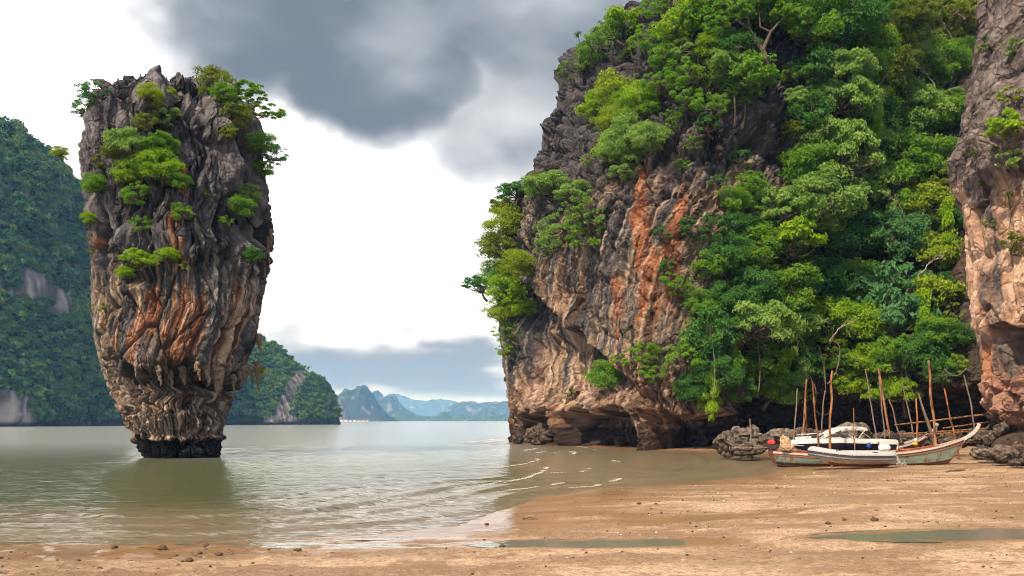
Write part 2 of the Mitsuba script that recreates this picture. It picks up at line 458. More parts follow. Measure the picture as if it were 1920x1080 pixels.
SD = 45.0                                             # the stack stands here
S = SD / F
st_l = [(858, 267), (845, 260), (830, 250), (822, 246), (815, 246), (800, 236), (780, 226), (760, 216), (740, 208), (720, 200), (700, 192), (680, 186), (640, 176), (600, 172), (560, 170), (520, 170), (480, 167), (440, 162), (400, 156), (340, 150), (300, 147), (260, 153), (215, 164), (195, 178), (182, 200), (174, 226), (166, 250)]
st_r = [(858, 413), (845, 415), (830, 417), (822, 422), (815, 419), (800, 421), (780, 426), (760, 433), (740, 441), (720, 449), (700, 455), (680, 463), (640, 480), (600, 486), (560, 492), (520, 500), (480, 511), (440, 514), (400, 509), (340, 500), (300, 495), (260, 490), (215, 480), (200, 474), (188, 458), (176, 430), (166, 380)]
rz = np.concatenate([[-1.2, -0.6], np.linspace(-0.3, Z(190, SD), 390)])
zl = sorted((Z(a, SD), X(b, SD)) for a, b in st_l)
zr = sorted((Z(a, SD), X(b, SD)) for a, b in st_r)
L_, R_ = interp(zl, rz), interp(zr, rz)
cxs, Rs = (L_ + R_) / 2, (R_ - L_) / 2
th, TH, P, D, RR = round_rock(rz, cxs, SD, Rs, 0.85, math.radians(112), 400, 46, None)
z, x = P[:, 2], P[:, 0]
u = TH * 4.5                                          # metres round the stack
up = sstep(8.5, 11.5, z + 1.2 * (nfbm(np.stack([u * .4, z * .3, 0 * u], -1), 3, 3) - .5))
lean_p = P + np.stack([0.35 * (nfbm(P * 0.35, 3, 201) - .5) * 3, 0 * u, 0 * u], -1)
sb1, o1 = slabs(lean_p, (1.15, 1.15, 4.2), 1, 0.34, 1.5, 0.55, 0.09)
sb2, o2 = slabs(lean_p, (0.50, 0.50, 1.9), 2, 0.13, 1.7, 0.22, 0.12)
mid1, o3 = slabs(P, (1.7, 1.7, 3.0), 3, 0.16, 0.9, 0.34, 0.05)
fl = ridged(np.stack([u * 0.95, z * 0.14, 0 * u], -1), 4, 7) - 0.55
fl2 = ridged(np.stack([u * 3.1, z * 0.35, 0 * u + 5], -1), 3, 8) - 0.5
fl3 = ridged(np.stack([u * 8.0, z * 0.8, 0 * u + 5], -1), 2, 18) - 0.5
sb3, _o = slabs(P, (0.27, 0.27, 0.7), 4, 0.06, 1.6, 0.12, 0.14)
nb = nfbm(P * 0.5, 3, 9) - 0.5
kn = nfbm(P * np.array([1.6, 1.6, 1.3]), 4, 10) - 0.5
disp = up * (sb1 + sb2 + sb3 + 0.15 * fl2 + 0.05 * fl3) + (1 - up) * (0.9 * mid1 + 0.27 * fl + 0.18 * fl2 + 0.07 * fl3 + 0.40 * sb2 * sstep(3, 9, z) + (0.35 + 0.65 * sstep(6, 4, z)) * sb3 + 0.6 * sb2 * sstep(5, 3.5, z)) + 0.5 * nb + (0.16 + 0.16 * sstep(6, 4, z)) * kn + 0.11 * (ridged(P * np.array([3.4, 3.4, 2.0]), 3, 211) - 0.5)
# overhanging lip with hanging curtains, recess behind it
teeth = np.clip(ridged(np.stack([u * 1.15 + 2, 0 * u, 0 * u], -1), 3, 15) - 0.45, 0, 1)
zlip = 4.75 + 0.9 * (nfbm(np.stack([u * 0.35, 0 * u, 0 * u + 3], -1), 2, 16) - 0.5) - 2.4 * teeth * (0.4 + meshkit.noise(np.stack([u * 0.6, 0 * u, 0 * u], -1), 19))
side = sstep(math.radians(-50), math.radians(-10), TH) * sstep(math.radians(165), math.radians(120), TH)
rec = side * sstep(zlip + 0.06, zlip - 0.10, z) * sstep(2.2, 4.2, z + 0.5 * (nfbm(np.stack([u * .8, z, 0 * u], -1), 2, 17) - .5))
lipout = side * sstep(zlip - 0.02, zlip + 0.25, z) * sstep(zlip + 2.6, zlip + 0.5, z)
disp += -1.35 * rec + 0.28 * lipout + sstep(math.radians(40), math.radians(85), TH) * 0.55 * lipout


def spot(px, py, rx, ry, Y=SD):
    """A soft spot on the front of the stack, sizes in metres along the rock."""
    return np.exp(-(((x - X(px, Y)) / (rx * S)) ** 2 + ((z - Z(py, Y)) / (ry * S)) ** 2)) * (np.cos(TH) > 0)


disp += -0.8 * spot(318, 545, 26, 12) + 0.55 * spot(408, 690, 26, 26) + 0.42 * spot(347, 683, 18, 20) - 0.6 * spot(380, 705, 18, 26) - .5 * spot(440, 715, 22, 20) - 0.5 * spot(262, 690, 16, 26)
disp += 0.5 * spot(300, 560, 22, 12) + 0.45 * spot(250, 770, 30, 28) + 0.35 * spot(340, 765, 30, 30) - 0.5 * spot(245, 460, 20, 14) - 0.5 * spot(300, 420, 40, 12) - 0.7 * spot(240, 260, 18, 60)
# oyster line: ledge, then the black undercut foot
lw = 0.5 * (nfbm(np.stack([u * 1.3, 0 * u, 0 * u], -1), 4, 22) - .5)
led = np.exp(-((z - 1.02 - lw) / 0.16) ** 2) * (0.4 + 1.2 * nfbm(np.stack([u * 2.2, 0 * u + 2, 0 * u], -1), 2, 25))
disp += 0.22 * led + np.where(z < 1.0 + lw, -0.16 + 0.40 * (ridged(np.stack([u * 1.2, z * 0.3, 0 * u], -1), 3, 23) - .5), 0) * sstep(1.05, 0.9, z - lw)
# ragged crown
topw = sstep(Z(225, SD), Z(184, SD), z)
V = P + D * disp[:, None]
for _ in range(2):
    lo, hi = row_fit(V, len(rz))
    k0, k1 = np.interp(rz, rz, (L_ / SD - hi * 0)), R_ / SD
    kk = ((k1 - k0) / (hi - lo))
    G = V.reshape(len(rz), -1, 3)
    G[..., 0] = ((G[..., 0] / G[..., 1] - lo[:, None]) * kk[:, None] + k0[:, None]) * G[..., 1]
    V = G.reshape(-1, 3)
V[:, 2] += topw * (0.55 * (sb1 + 0.2) + 0.7 * sb2 + 0.3 * fl2)
n_ring = len(th)
last = V[-n_ring:]
cap = []
cc = last.mean(0)
for k, s in enumerate(np.linspace(0.93, 0.0, 16)):
    ring = cc + (last - cc) * np.array([s, s, 1.0])
    q = ring.copy()
    q[:, 2] = ring[:, 2] * s ** 0.5 + (cc[2] + 0.1) * (1 - s ** 0.5)
    sp, _ = slabs(q, (0.7, 0.7, 3), 55, 0.35, 0.8, 0.3, 0.2)
    q[:, 2] += sp + 0.5 * (nfbm(q * 1.3, 3, 24) - 0.4)
    cap.append(q)
V = np.vstack([V] + cap)
faces = grid_faces(len(V) // n_ring, n_ring, True)

# colours of the stone itself
st = nfbm(np.stack([u * 1.5, z * 0.16, 0 * u + 2], -1), 4, 61)
st2 = nfbm(np.stack([u * 4.5, z * 0.35, 0 * u + 2], -1), 3, 62)
mo = nfbm(P * 1.4, 4, 63)
fine = nfbm(P * 5.0, 3, 64)
grey = lerp3((0.036, 0.035, 0.043), (0.170, 0.160, 0.175), sstep(0.32, 0.72, 0.42 * mo + 0.33 * st2 + 0.25 * (o1 * 0.5 + 0.5)))
warm = lerp3((0.15, 0.09, 0.062), (0.48, 0.34, 0.235), sstep(0.35, 0.65, st2))
ora = lerp3((0.17, 0.062, 0.036), (0.40, 0.175, 0.09), sstep(0.35, 0.65, 0.6 * st2 + 0.4 * mo))
omask = np.clip(np.maximum.reduce([spot(383, 470, 13, 65), 1.1 * spot(392, 625, 34, 66), 0.9 * spot(333, 600, 14, 60), 0.85 * spot(305, 645, 16, 50), 0.7 * spot(212, 510, 12, 50), 0.75 * spot(468, 590, 9, 60), .7 * spot(225, 480, 16, 18), 0.6 * spot(395, 380, 7, 34), 0.6 * spot(262, 640, 10, 40)]) * (0.55 + 1.0 * st), 0, 1)
omask = sstep(0.34, 0.60, omask * (0.1 + 1.8 * st2)) * 0.9
wz = sstep(10.8, 7.2, z + 2.2 * (st - 0.5))
col = lerp3(grey, lerp3(grey * 1.15, warm, sstep(0.42, 0.62, st + 0.25 * (st2 - .5))), wz)
low = sstep(5.2, 4.2, z)
col = lerp3(col, lerp3((0.06, 0.042, 0.033), (0.27, 0.18, 0.12), sstep(0.35, 0.65, 0.5 * mo + 0.5 * fine)), low * 0.75)
col = lerp3(col, ora, omask)
leftp = sstep(math.radians(-35), math.radians(-75), TH) * sstep(12.5, 9, z) * sstep(0.40, 0.60, nfbm(np.stack([u * 2.6, z * .5, 0 * u], -1), 3, 66))
col = lerp3(col, lerp3((0.26, 0.19, 0.15), (0.50, 0.39, 0.32), fine), leftp * 0.8)
st3 = nfbm(np.stack([u * 8.0, z * 0.28, 0 * u + 4], -1), 3, 68)
col *= lerp3((1, 1, 1), (0, 0, 0), 1 - (0.45 + 1.1 * st3))[:, :1] * sstep(13, 9, z)[:, None] + (1 - sstep(13, 9, z))[:, None]
col = lerp3(col, (0.52, 0.46, 0.40), sstep(0.58, 0.68, st3) * sstep(12, 9, z) * 0.6)
dk = sstep(0.54, 0.66, nfbm(np.stack([u * 1.2 + 7, z * 0.2, 0 * u], -1), 3, 65)) * sstep(13, 10, z) * sstep(3, 4.5, z)
col = lerp3(col, (0.075, 0.07, 0.072), dk * 0.8 * (1 - omask))
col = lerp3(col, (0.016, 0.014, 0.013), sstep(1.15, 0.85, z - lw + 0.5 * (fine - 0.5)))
col *= (0.75 + 0.5 * fine)[:, None]
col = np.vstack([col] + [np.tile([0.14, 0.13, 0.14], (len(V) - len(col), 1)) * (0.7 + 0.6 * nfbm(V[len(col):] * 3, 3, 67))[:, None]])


def shard(c, w, d, h, lean, seed, sub=3, rough=0.10):
    """A pointed limestone blade, ragged, tapering at both ends."""
    r = np.random.default_rng(seed)
    pts = []
    for t, k in ((0.0, .25), (0.22, .85), (0.5, 1.0), (0.75, .72), (1.0, .24)):
        o = r.normal(0, 0.10, 2)
        for a in np.sort(r.uniform(0, 2 * PI, 5)):
            pts.append([(math.cos(a) / 2 * k + o[0]) * w, (math.sin(a) / 2 * k + o[1]) * d, -h / 2 + h * (t + r.uniform(-0.06, 0.06))])
    v, f = vf(manifold3d.Manifold.hull_points(np.array(pts)).refine_to_length(0.13))
    q = v * np.array([1, 1, 0.45]) + seed * 3.1
    v = v + unit(v * np.array([1, 1, .1])) * ((nfbm(q * 1.6, 3, seed)[:, None] - 0.5) * 0.45 * w + (ridged(q * np.array([5, 5, 1.2]), 3, seed)[:, None] - 0.5) * 0.10)
    v[:, 0] += (v[:, 2] + h / 2) * lean[0]
    v[:, 1] += (v[:, 2] + h / 2) * lean[1]
    return v + np.asarray(c), f


def unit(v):
    return v / (np.linalg.norm(v, axis=-1, keepdims=True) + 1e-9)


stack_tree = cKDTree(np.stack([(V[:, 0] / V[:, 1]) * F + 960, 788 - (V[:, 2] - EYE) / V[:, 1] * F], -1)[V[:, 1] < SD])
stack_front = V[V[:, 1] < SD]


def on_stack(px, py):
    """Where the rock face of the stack is, looking along this line."""
    i = stack_tree.query([px, py], k=12)[1]
    return stack_front[i[np.argmin(stack_front[i, 1])]]


sh = []
rs = np.random.default_rng(5)
# (column, foot row, top row, width in px, lean)
for (a, b, t, w, ln) in [(284, 220, 116, 62, -.06), (308, 214, 140, 36, -.02), (268, 215, 152, 22, .0), (318, 215, 158, 24, .1), (232, 235, 166, 30, -.05), (212, 250, 172, 30, -.1), (190, 300, 185, 34, -.1), (175, 330, 235, 34, -.05), (200, 350, 265, 28, .0), (230, 310, 220, 30, 0), (250, 300, 190, 26, .05), (345, 230, 165, 24, .1), (372, 235, 180, 34, .15), (335, 190, 160, 14, .1), (410, 250, 190, 36, .1), (445, 300, 205, 36, .05), (470, 330, 230, 34, .1),
                         (375, 400, 245, 58, -.05), (362, 330, 220, 34, 0), (400, 320, 225, 40, .05), (425, 360, 270, 44, .05), (350, 300, 230, 26, 0), (330, 330, 250, 22, 0), (450, 420, 320, 40, 0), (480, 420, 330, 34, .05), (410, 440, 350, 34, 0), (215, 420, 340, 34, 0), (180, 440, 350, 30, 0), (300, 480, 410, 48, 0), (250, 480, 420, 46, 0), (350, 480, 420, 36, 0)]:
    t = t + (15 if t < 200 else 0)
    yy = on_stack(a, (b + t) / 2)[1] + 0.32 * w * S
    c = at(a, (b + t) / 2, yy)
    sh.append(shard(c, w * S * 1.25, w * S * 1.2, (b - t) * S * 1.12, (ln, 0.10), int(a * 7 + b)))
sv, sf = cat_mesh(sh)
scol = lerp3((0.045, 0.043, 0.053), (0.185, 0.175, 0.19), sstep(0.3, 0.7, nfbm(sv * np.array([3, 3, 1.2]), 4, 69)))
hang = []
for (a, b, t, w) in [(484, 690, 735, 12), (474, 700, 722, 9), (497, 500, 528, 7), (507, 455, 505, 6), (511, 440, 470, 7), (462, 700, 716, 10), (488, 640, 668, 9), (478, 590, 622, 10), (455, 710, 728, 8), (440, 715, 735, 8), (300, 700, 725, 8), (322, 705, 730, 7), (345, 700, 722, 12), (410, 700, 742, 22), (392, 700, 725, 9), (372, 690, 712, 8)]:
    yy = (SD if a > 450 else on_stack(a, b - 20)[1] + 0.15)
    top, bot = at(a - 3, b - 12, yy), at(a + rs.uniform(-3, 3), t, yy)
    zt = np.linspace(0, 1, 9)
    pl = top + (bot - top) * zt[:, None] + rs.normal(0, 0.03, (9, 3))
    hang.append(tube(pl, w * S * 0.6 * (1 - zt ** 1.6 * 0.85) * rs.uniform(0.8, 1.2, 9), 9))
hv, hf = cat_mesh(hang)
hcol = lerp3((0.13, 0.10, 0.08), (0.34, 0.25, 0.18), nfbm(hv * 4, 3, 70))
SV, SF = cat_mesh([(V, faces), (sv, sf), (hv, hf)])
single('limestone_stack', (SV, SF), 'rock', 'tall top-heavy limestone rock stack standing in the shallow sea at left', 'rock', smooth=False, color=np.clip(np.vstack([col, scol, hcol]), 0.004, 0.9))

# ------------------------------------------------------------------ headland cliff and the wooded cove behind the beach
CP = np.array([(30, 112), (14, 104), (4, 93), (-0.6, 80), (-0.9, 73), (1.2, 66), (4.4, 58.5), (7.0, 53), (9.6, 51), (12.3, 51.4), (14.6, 54.4), (18.6, 56.5), (23.5, 54), (27, 48), (29, 41), (33, 32), (40, 22)], float)
ZK = np.array([-1.5, 0.6, 1.6, 2.6, 4, 6, 8.6, 12, 17, 21.6, 24.3, 28.4, 33, 35, 37.5, 42, 50])
edge = [1.0, 1.0, 1.0, 1.0, 0.9, 0.7, 0.2, 0.0, 2.4, 2.6, 3.6, 5.2, 6.2, 7.3, 10.5, 18.5, 34]
edge2 = [0.9, 0.9, 0.8, 0.7, 0.8, 0.8, 0.5, 0.3, 1.2, 2.4, 3.4, 5, 6.8, 9.3, 13.3, 21, 34]
face = [0.8, 0.8, 0.7, 0.5, 0.3, 0.8, 1.0, 0.6, 0.4, 1.0, 2.0, 4.0, 6.5, 7.6, 9, 13, 22]
face2 = [0.8, 0.8, 0.7, 0.5, 0.3, 0.5, 0.8, 1.0, 1.4, 2.0, 2.8, 4.0, 6.0, 7.5, 9, 13, 20]
cove = [1.8, 1.8, 1.6, 1.0, 0.2, 0.4, 1.8, 4.0, 7.0, 9.6, 11, 13.2, 15.6, 16.6, 18, 20.5, 25]
LEAN = np.array([edge, edge, edge, edge, edge, edge2, edge2, face, face2, cove, cove, cove, cove, cove, cove, cove, cove])
cl = np.concatenate([[0], np.cumsum(np.linalg.norm(np.diff(CP, axis=0), axis=1))])
from scipy.interpolate import PchipInterpolator
sA = np.concatenate([np.arange(0, 45, 0.9), np.arange(45, 84, 0.085), np.arange(84, 106, 0.18), np.arange(106, cl[-1], 0.8)])
plan = np.stack([PchipInterpolator(cl, CP[:, k])(sA) for k in (0, 1)], -1)
sm = np.stack([np.interp(np.arange(0, cl[-1], 0.2), sA, plan[:, k]) for k in (0, 1)], -1)
sm = gaussian_filter1d(sm, 8, axis=0, mode='nearest')
plan = np.stack([np.interp(sA, np.arange(0, cl[-1], 0.2), sm[:, k]) for k in (0, 1)], -1)
tg = np.gradient(sm, axis=0)
tg = gaussian_filter1d(tg / np.linalg.norm(tg, axis=1, keepdims=True), 12, axis=0, mode='nearest')
tg = np.stack([np.interp(sA, np.arange(0, cl[-1], 0.2), tg[:, k]) for k in (0, 1)], -1)
tg /= np.linalg.norm(tg, axis=1, keepdims=True)
nrm = np.stack([tg[:, 1], -tg[:, 0]], -1)            # outwards, to the sea
hz = np.concatenate([np.linspace(-1.5, 0, 4)[:-1], np.arange(0, 38, 0.09), np.arange(38.2, 50, 0.5)])
lean_s = np.stack([gaussian_filter1d(np.interp(np.arange(0, cl[-1], 0.2), cl, LEAN[:, k]), 6, mode='nearest') for k in range(len(ZK))], -1)
lean_s = np.stack([np.interp(sA, np.arange(0, cl[-1], 0.2), lean_s[:, k]) for k in range(len(ZK))], -1)
inw = PchipInterpolator(ZK, lean_s.T)(hz)             # rows x columns
SS, ZZ = np.meshgrid(sA, hz)
tipw = sstep(97, 84, sA)
ldir = np.stack([-nrm[:, 0] * (1 - tipw) + 0.92 * tipw, -nrm[:, 1] * (1 - tipw) + 0.40 * tipw], -1)   # the tip leans back along the ridge
P = np.stack([plan[None, :, 0] + ldir[None, :, 0] * inw, plan[None, :, 1] + ldir[None, :, 1] * inw, ZZ], -1).reshape(-1, 3)
D = np.broadcast_to(np.stack([nrm[:, 0], nrm[:, 1], 0 * sA], -1)[None], (len(hz), len(sA), 3)).reshape(-1, 3)
s, z = SS.ravel(), ZZ.ravel()
warp = nfbm(P * 0.18, 3, 80) - 0.5
up = sstep(13, 19, z + 6 * warp) * sstep(92, 84, s)
hb1, ho1 = slabs(P, (1.9, 1.9, 3.0), 11, 0.42, 1.1, 0.5, 0.10)
hb2, ho2 = slabs(P, (0.75, 0.75, 1.25), 12, 0.17, 1.2, 0.24, 0.14)
hb3, ho3 = slabs(P, (0.36, 0.36, 0.55), 13, 0.08, 1.0, 0.08, 0.2)
dg = s - 0.55 * (z - 10) * sstep(2.0, 14.0, z) * sstep(84, 76, s)     # curtains that sweep down to the right
fl = ridged(np.stack([dg * 0.30, z * 0.045, 0 * s], -1), 4, 81) - 0.55
fl2 = ridged(np.stack([dg * 1.5, z * 0.16, 0 * s + 5], -1), 4, 82) - 0.5
fl3 = ridged(np.stack([dg * 5.5, z * 0.5, 0 * s + 5], -1), 2, 89) - 0.5
nb = nfbm(P * 0.28, 3, 83) - 0.5
kn = nfbm(P * 1.5, 4, 84) - 0.5
lowm = sstep(6.0, 3.5, z + 3 * warp)
disp = up * (hb1 + hb2 + hb3) + (1 - up) * (1.5 * fl + 0.55 * fl2 + 0.12 * fl3 + 0.6 * hb3 + (0.30 * hb2 + 0.3 * hb1) * sstep(90, 84, s)) + 1.5 * nb + 0.22 * kn + 0.16 * (ridged(P * np.array([2.6, 2.6, 1.5]), 3, 212) - 0.5) + lowm * (0.7 * hb2 + 0.5 * hb3 + 0.5 * kn)
teeth = np.clip(ridged(np.stack([s * 0.8, 0 * s, 0 * s], -1), 3, 85) - 0.45, 0, 1)
zlip = 2.5 + 1.3 * (nfbm(np.stack([s * 0.22, 0 * s, 0 * s], -1), 2, 86) - 0.5) - 1.6 * teeth + 1.3 * sstep(82, 88, s)
zl = np.interp(s, [55, 59, 68, 77], [15.0, 13.0, 8.0, 3.6]) + 1.2 * (nfbm(np.stack([s * 0.5, 0 * s, 0 * s + 1], -1), 3, 97) - .5)
disp -= 1.9 * sstep(zl + 0.25, zl - 0.7, z) * sstep(2.0, 5.5, z + 1.5 * (nb)) * sstep(56, 59, s) * sstep(78, 75, s)
pill = np.maximum.reduce([np.exp(-((s - s_) / w_) ** 2) for s_, w_ in ((54.0, 1.6), (63.0, 0.8), (74.6, 1.3), (90.0, 1.0))])
cavd = (2.2 + 3.4 * nfbm(np.stack([s * 0.3, z * 0.25, 0 * s], -1), 3, 88)) * (1 - 0.9 * pill)
under = sstep(zlip + 0.15, zlip - 0.45, z) * sstep(50, 52, s)
disp -= cavd * under
V = P + D * disp[:, None]
G = V.reshape(len(hz), -1, 3)
for _ in range(2):
    sl_ = np.where(sA[None] < 63, G[..., 0] / G[..., 1], 9.0)
    ci = sl_.argmin(1)
    lo = gaussian_filter1d(sl_.min(1), 5)
    Yt = gaussian_filter1d(G[np.arange(len(hz)), ci, 1], 5)
    want = interp([(900, 955), (830, 955), (760, 953), (640, 937), (560, 932), (450, 948), (400, 958), (350, 986), (290, 1010), (200, 1043), (170, 1046), (100, 1064), (60, 1104), (40, 1160), (0, 1218), (-100, 1330), (-300, 1500)], 788 - (hz - EYE) / Yt * F)
    dx = ((want - 960) / F - lo) * Yt
    dx = np.where(hz > 32.5, np.interp(32.5, hz, dx), dx)
    G[..., 0] += dx[:, None] * sstep(76, 62, sA)[None]
    V = G.reshape(-1, 3)
V[:, 2] += 0.35 * (nfbm(P * 0.7, 3, 87) - 0.5) * sstep(1.0, 3.0, z) + up * 0.7 * (hb2 + 0.5 * hb1)
cpx, cpy = V[:, 0] / V[:, 1] * F + 960, 788 - (V[:, 2] - EYE) / V[:, 1] * F
vis = (s > 42) & (s < 112)
cliff_tree, cliff_pts, cliff_s, cliff_n = cKDTree(np.stack([cpx, cpy], -1)[vis]), V[vis], s[vis], D[vis]


def on_cliff(px, py):
    """Where the cliff is along this line, with its outward direction and distance along the cliff foot."""
    i = cliff_tree.query([px, py], k=24)[1]
    j = i[np.argmin(cliff_pts[i, 1])]
    return cliff_pts[j], cliff_n[j], cliff_s[j]


def stain(px, py, rs_, rz_, tilt=0.0):
    c, _, s0 = on_cliff(px, py)
    dz = z - c[2]
    return np.exp(-(((s - s0 + tilt * dz) / rs_) ** 2 + (dz / rz_) ** 2))


st = nfbm(np.stack([dg * 0.9, z * 0.09, 0 * s + 2], -1), 4, 91)
st2 = nfbm(np.stack([dg * 3.0, z * 0.22, 0 * s + 2], -1), 4, 92)
mo = nfbm(P * 0.9, 4, 93)
fine = nfbm(P * 4.0, 3, 94)
grey = lerp3((0.030, 0.028, 0.034), (0.125, 0.116, 0.126), sstep(0.32, 0.70, 0.4 * mo + 0.4 * st2 + 0.2 * fine))
warm = lerp3((0.13, 0.08, 0.058), (0.48, 0.335, 0.225), sstep(0.38, 0.62, st2))
ora = lerp3((0.19, 0.062, 0.032), (0.42, 0.17, 0.08), sstep(0.35, 0.65, mo))
wz = sstep(22, 12, z + 9 * (st - 0.5))
col = lerp3(grey, lerp3(grey * 1.1, warm, sstep(0.46, 0.58, st + 0.35 * (st2 - .5))), wz)
om = np.maximum.reduce([1.25 * stain(1192, 440, 0.55, 5.0), 0.9 * stain(1268, 400, 0.35, 3.0), 1.0 * stain(1215, 520, 0.5, 3.0), 0.9 * stain(1255, 500, 0.5, 4.0), 0.8 * stain(1155, 580, 0.6, 3.0), 0.55 * stain(1290, 580, 1.2, 3)])
om = sstep(0.34, 0.60, om * (0.1 + 1.8 * st2)) * 0.9
col = lerp3(col, ora, om)
pk = np.maximum.reduce([1.2 * stain(1085, 640, 2.2, 4.0), stain(1050, 600, 1.6, 2.0), 0.9 * stain(1020, 690, 2.0, 3), 0.8 * stain(1000, 740, 3.0, 2.0)])
pk = sstep(0.3, 0.65, pk * (0.6 + 0.8 * st))
col = lerp3(col, lerp3((0.24, 0.145, 0.105), (0.56, 0.39, 0.30), sstep(.38, .62, 0.5 * mo + 0.5 * st2)), pk * 0.85)
br = lowm * sstep(44, 48, s)
col = lerp3(col, lerp3((0.12, 0.07, 0.05), (0.36, 0.21, 0.14), sstep(0.35, 0.65, 0.5 * mo + 0.5 * fine)), br * 0.75 * (1 - pk))
st3 = nfbm(np.stack([dg * 6.0, z * 0.22, 0 * s + 4], -1), 3, 96)
col *= (1 - sstep(22, 16, z) + sstep(22, 16, z) * (0.45 + 1.1 * st3))[:, None]
col = lerp3(col, (0.52, 0.45, 0.38), sstep(0.58, 0.68, st3) * sstep(20, 15, z) * 0.55)
dk = sstep(0.50, 0.64, nfbm(np.stack([dg * 0.8 + 7, z * 0.10, 0 * s], -1), 4, 95)) * sstep(3, 6, z)
col = lerp3(col, (0.065, 0.06, 0.065), dk * 0.62 * (1 - om) * (1 - pk))
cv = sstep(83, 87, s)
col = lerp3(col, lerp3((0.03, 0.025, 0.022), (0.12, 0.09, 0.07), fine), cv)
col = lerp3(col, (0.02, 0.017, 0.015), sstep(1.9, 1.1, z + 1.0 * (fine - .5)) * 0.85)  # tide stain, raised higher to put the cave shade into the colour
col *= (0.72 + 0.56 * fine)[:, None]
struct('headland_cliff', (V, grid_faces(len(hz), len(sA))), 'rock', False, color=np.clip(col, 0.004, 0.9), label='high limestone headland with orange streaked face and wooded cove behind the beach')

# ------------------------------------------------------------------ cliff at the right edge of the beach
BD = 31.0
B = BD / F
bl = [(870, 1862), (840, 1856), (815, 1862), (800, 1880), (788, 1868), (770, 1850), (740, 1842), (700, 1842), (660, 1840), (640, 1838), (600, 1826), (500, 1816), (400, 1812), (340, 1806), (310, 1788), (250, 1780), (180, 1802), (100, 1816), (60, 1824), (0, 1832), (-120, 1850), (-260, 1900), (-340, 1990)]
zz = sorted((Z(a, BD), X(b, BD)) for a, b in bl)
rz = np.concatenate([np.linspace(-0.8, 0.0, 4)[:-1], np.arange(0, Z(-60, BD), 0.075), np.arange(Z(-60, BD), Z(-340, BD), 0.4)])
L_ = interp(zz, rz)
CX = 23.5
th, TH, P, D, RR = round_rock(rz, np.full(len(rz), CX), BD + 1.0, CX - L_, 0.95, math.radians(62), 150, 60, None, front=math.radians(-52))
z = P[:, 2]
u = TH * 6.0
bb1, q1 = slabs(P, (1.5, 1.5, 2.6), 31, 0.20, 1.0, 0.22, 0.10)
bb2, q2 = slabs(P, (0.55, 0.55, 0.8), 32, 0.12, 1.2, 0.16, 0.15)
fl = ridged(np.stack([u * 0.7, z * 0.12, 0 * u], -1), 4, 101) - 0.55
fl2 = ridged(np.stack([u * 2.6, z * 0.3, 0 * u + 5], -1), 3, 102) - 0.5
kn = nfbm(P * 1.5, 4, 103) - 0.5
k2 = nfbm(P * 4.5, 3, 104) - 0.5
zc = Z(640, BD) + 1.2 * (nfbm(np.stack([u * .5, 0 * u, 0 * u], -1), 3, 105) - .5)
cave = sstep(zc + 0.55, zc + 0.30, z) * sstep(zc - 1.3, zc - 0.6, z) * sstep(-0.86, -0.62, TH + 0.5 * (nfbm(np.stack([u * .9, z * .9, 0 * u], -1), 3, 109) - .5))
knob = sstep(Z(800, BD), Z(780, BD), z) * sstep(Z(690, BD), Z(715, BD), z)
disp = 0.6 * bb1 + 0.5 * fl + 0.16 * fl2 + 0.3 * kn + 0.10 * k2 - 1.7 * cave + knob * (0.9 * bb2 + 0.55 * kn + 0.25 * k2 + 0.25) - 1.1 * sstep(Z(795, BD), Z(812, BD), z) + 0.10 * bb2
V = P + D * disp[:, None]
lo, hi = row_fit(V, len(rz), soft=3)
G = V.reshape(len(rz), -1, 3)
G[..., 0] += ((L_ / BD - lo) * (BD + 2))[:, None]
V = G.reshape(-1, 3)
V[:, 2] += 0.3 * kn
st = nfbm(np.stack([u * 1.1, z * 0.12, 0 * u + 2], -1), 4, 106)
mo = nfbm(P * 1.1, 4, 107)
fine = nfbm(P * 5.5, 3, 108)
grey = lerp3((0.07, 0.058, 0.06), (0.235, 0.195, 0.185), sstep(0.3, 0.7, 0.5 * mo + 0.5 * fine))
pink = lerp3((0.42, 0.25, 0.17), (0.66, 0.48, 0.37), sstep(0.35, 0.65, 0.5 * mo + 0.5 * st))
zt = Z(325, BD) + 3.0 * (st - 0.5)
pz = sstep(zt + 0.5, zt - 0.4, z) * sstep(Z(640, BD), Z(600, BD), z)
col = lerp3(grey, pink, pz * sstep(0.24, 0.40, st + 0.15 * (mo - .5)))
lowz = sstep(Z(620, BD), Z(650, BD), z)
col = lerp3(col, lerp3((0.14, 0.11, 0.10), (0.45, 0.22, 0.13), sstep(0.42, 0.58, st)), lowz)
col = lerp3(col, lerp3((0.14, 0.075, 0.06), (0.50, 0.29, 0.215), sstep(0.3, 0.7, 0.5 * fine + 0.5 * mo)), knob * lowz)
col = lerp3(col, (0.075, 0.055, 0.042), sstep(Z(790, BD), Z(806, BD), z))
col *= (0.72 + 0.56 * fine)[:, None]
struct('cliff_buttress', (V, grid_faces(len(rz), len(th), True)), 'rock', False, color=np.clip(col, 0.004, 0.9), label='pale pink and grey limestone buttress at the right end of the beach')
bpx, bpy = V[:, 0] / V[:, 1] * F + 960, 788 - (V[:, 2] - EYE) / V[:, 1] * F
butt_tree, butt_pts, butt_n = cKDTree(np.stack([bpx, bpy], -1)[V[:, 1] < BD + 2]), V[V[:, 1] < BD + 2], D[V[:, 1] < BD + 2]


def on_buttress(px, py):
    i = butt_tree.query([px, py], k=10)[1]
    j = i[np.argmin(butt_pts[i, 1])]
    return butt_pts[j], butt_n[j], 0.0


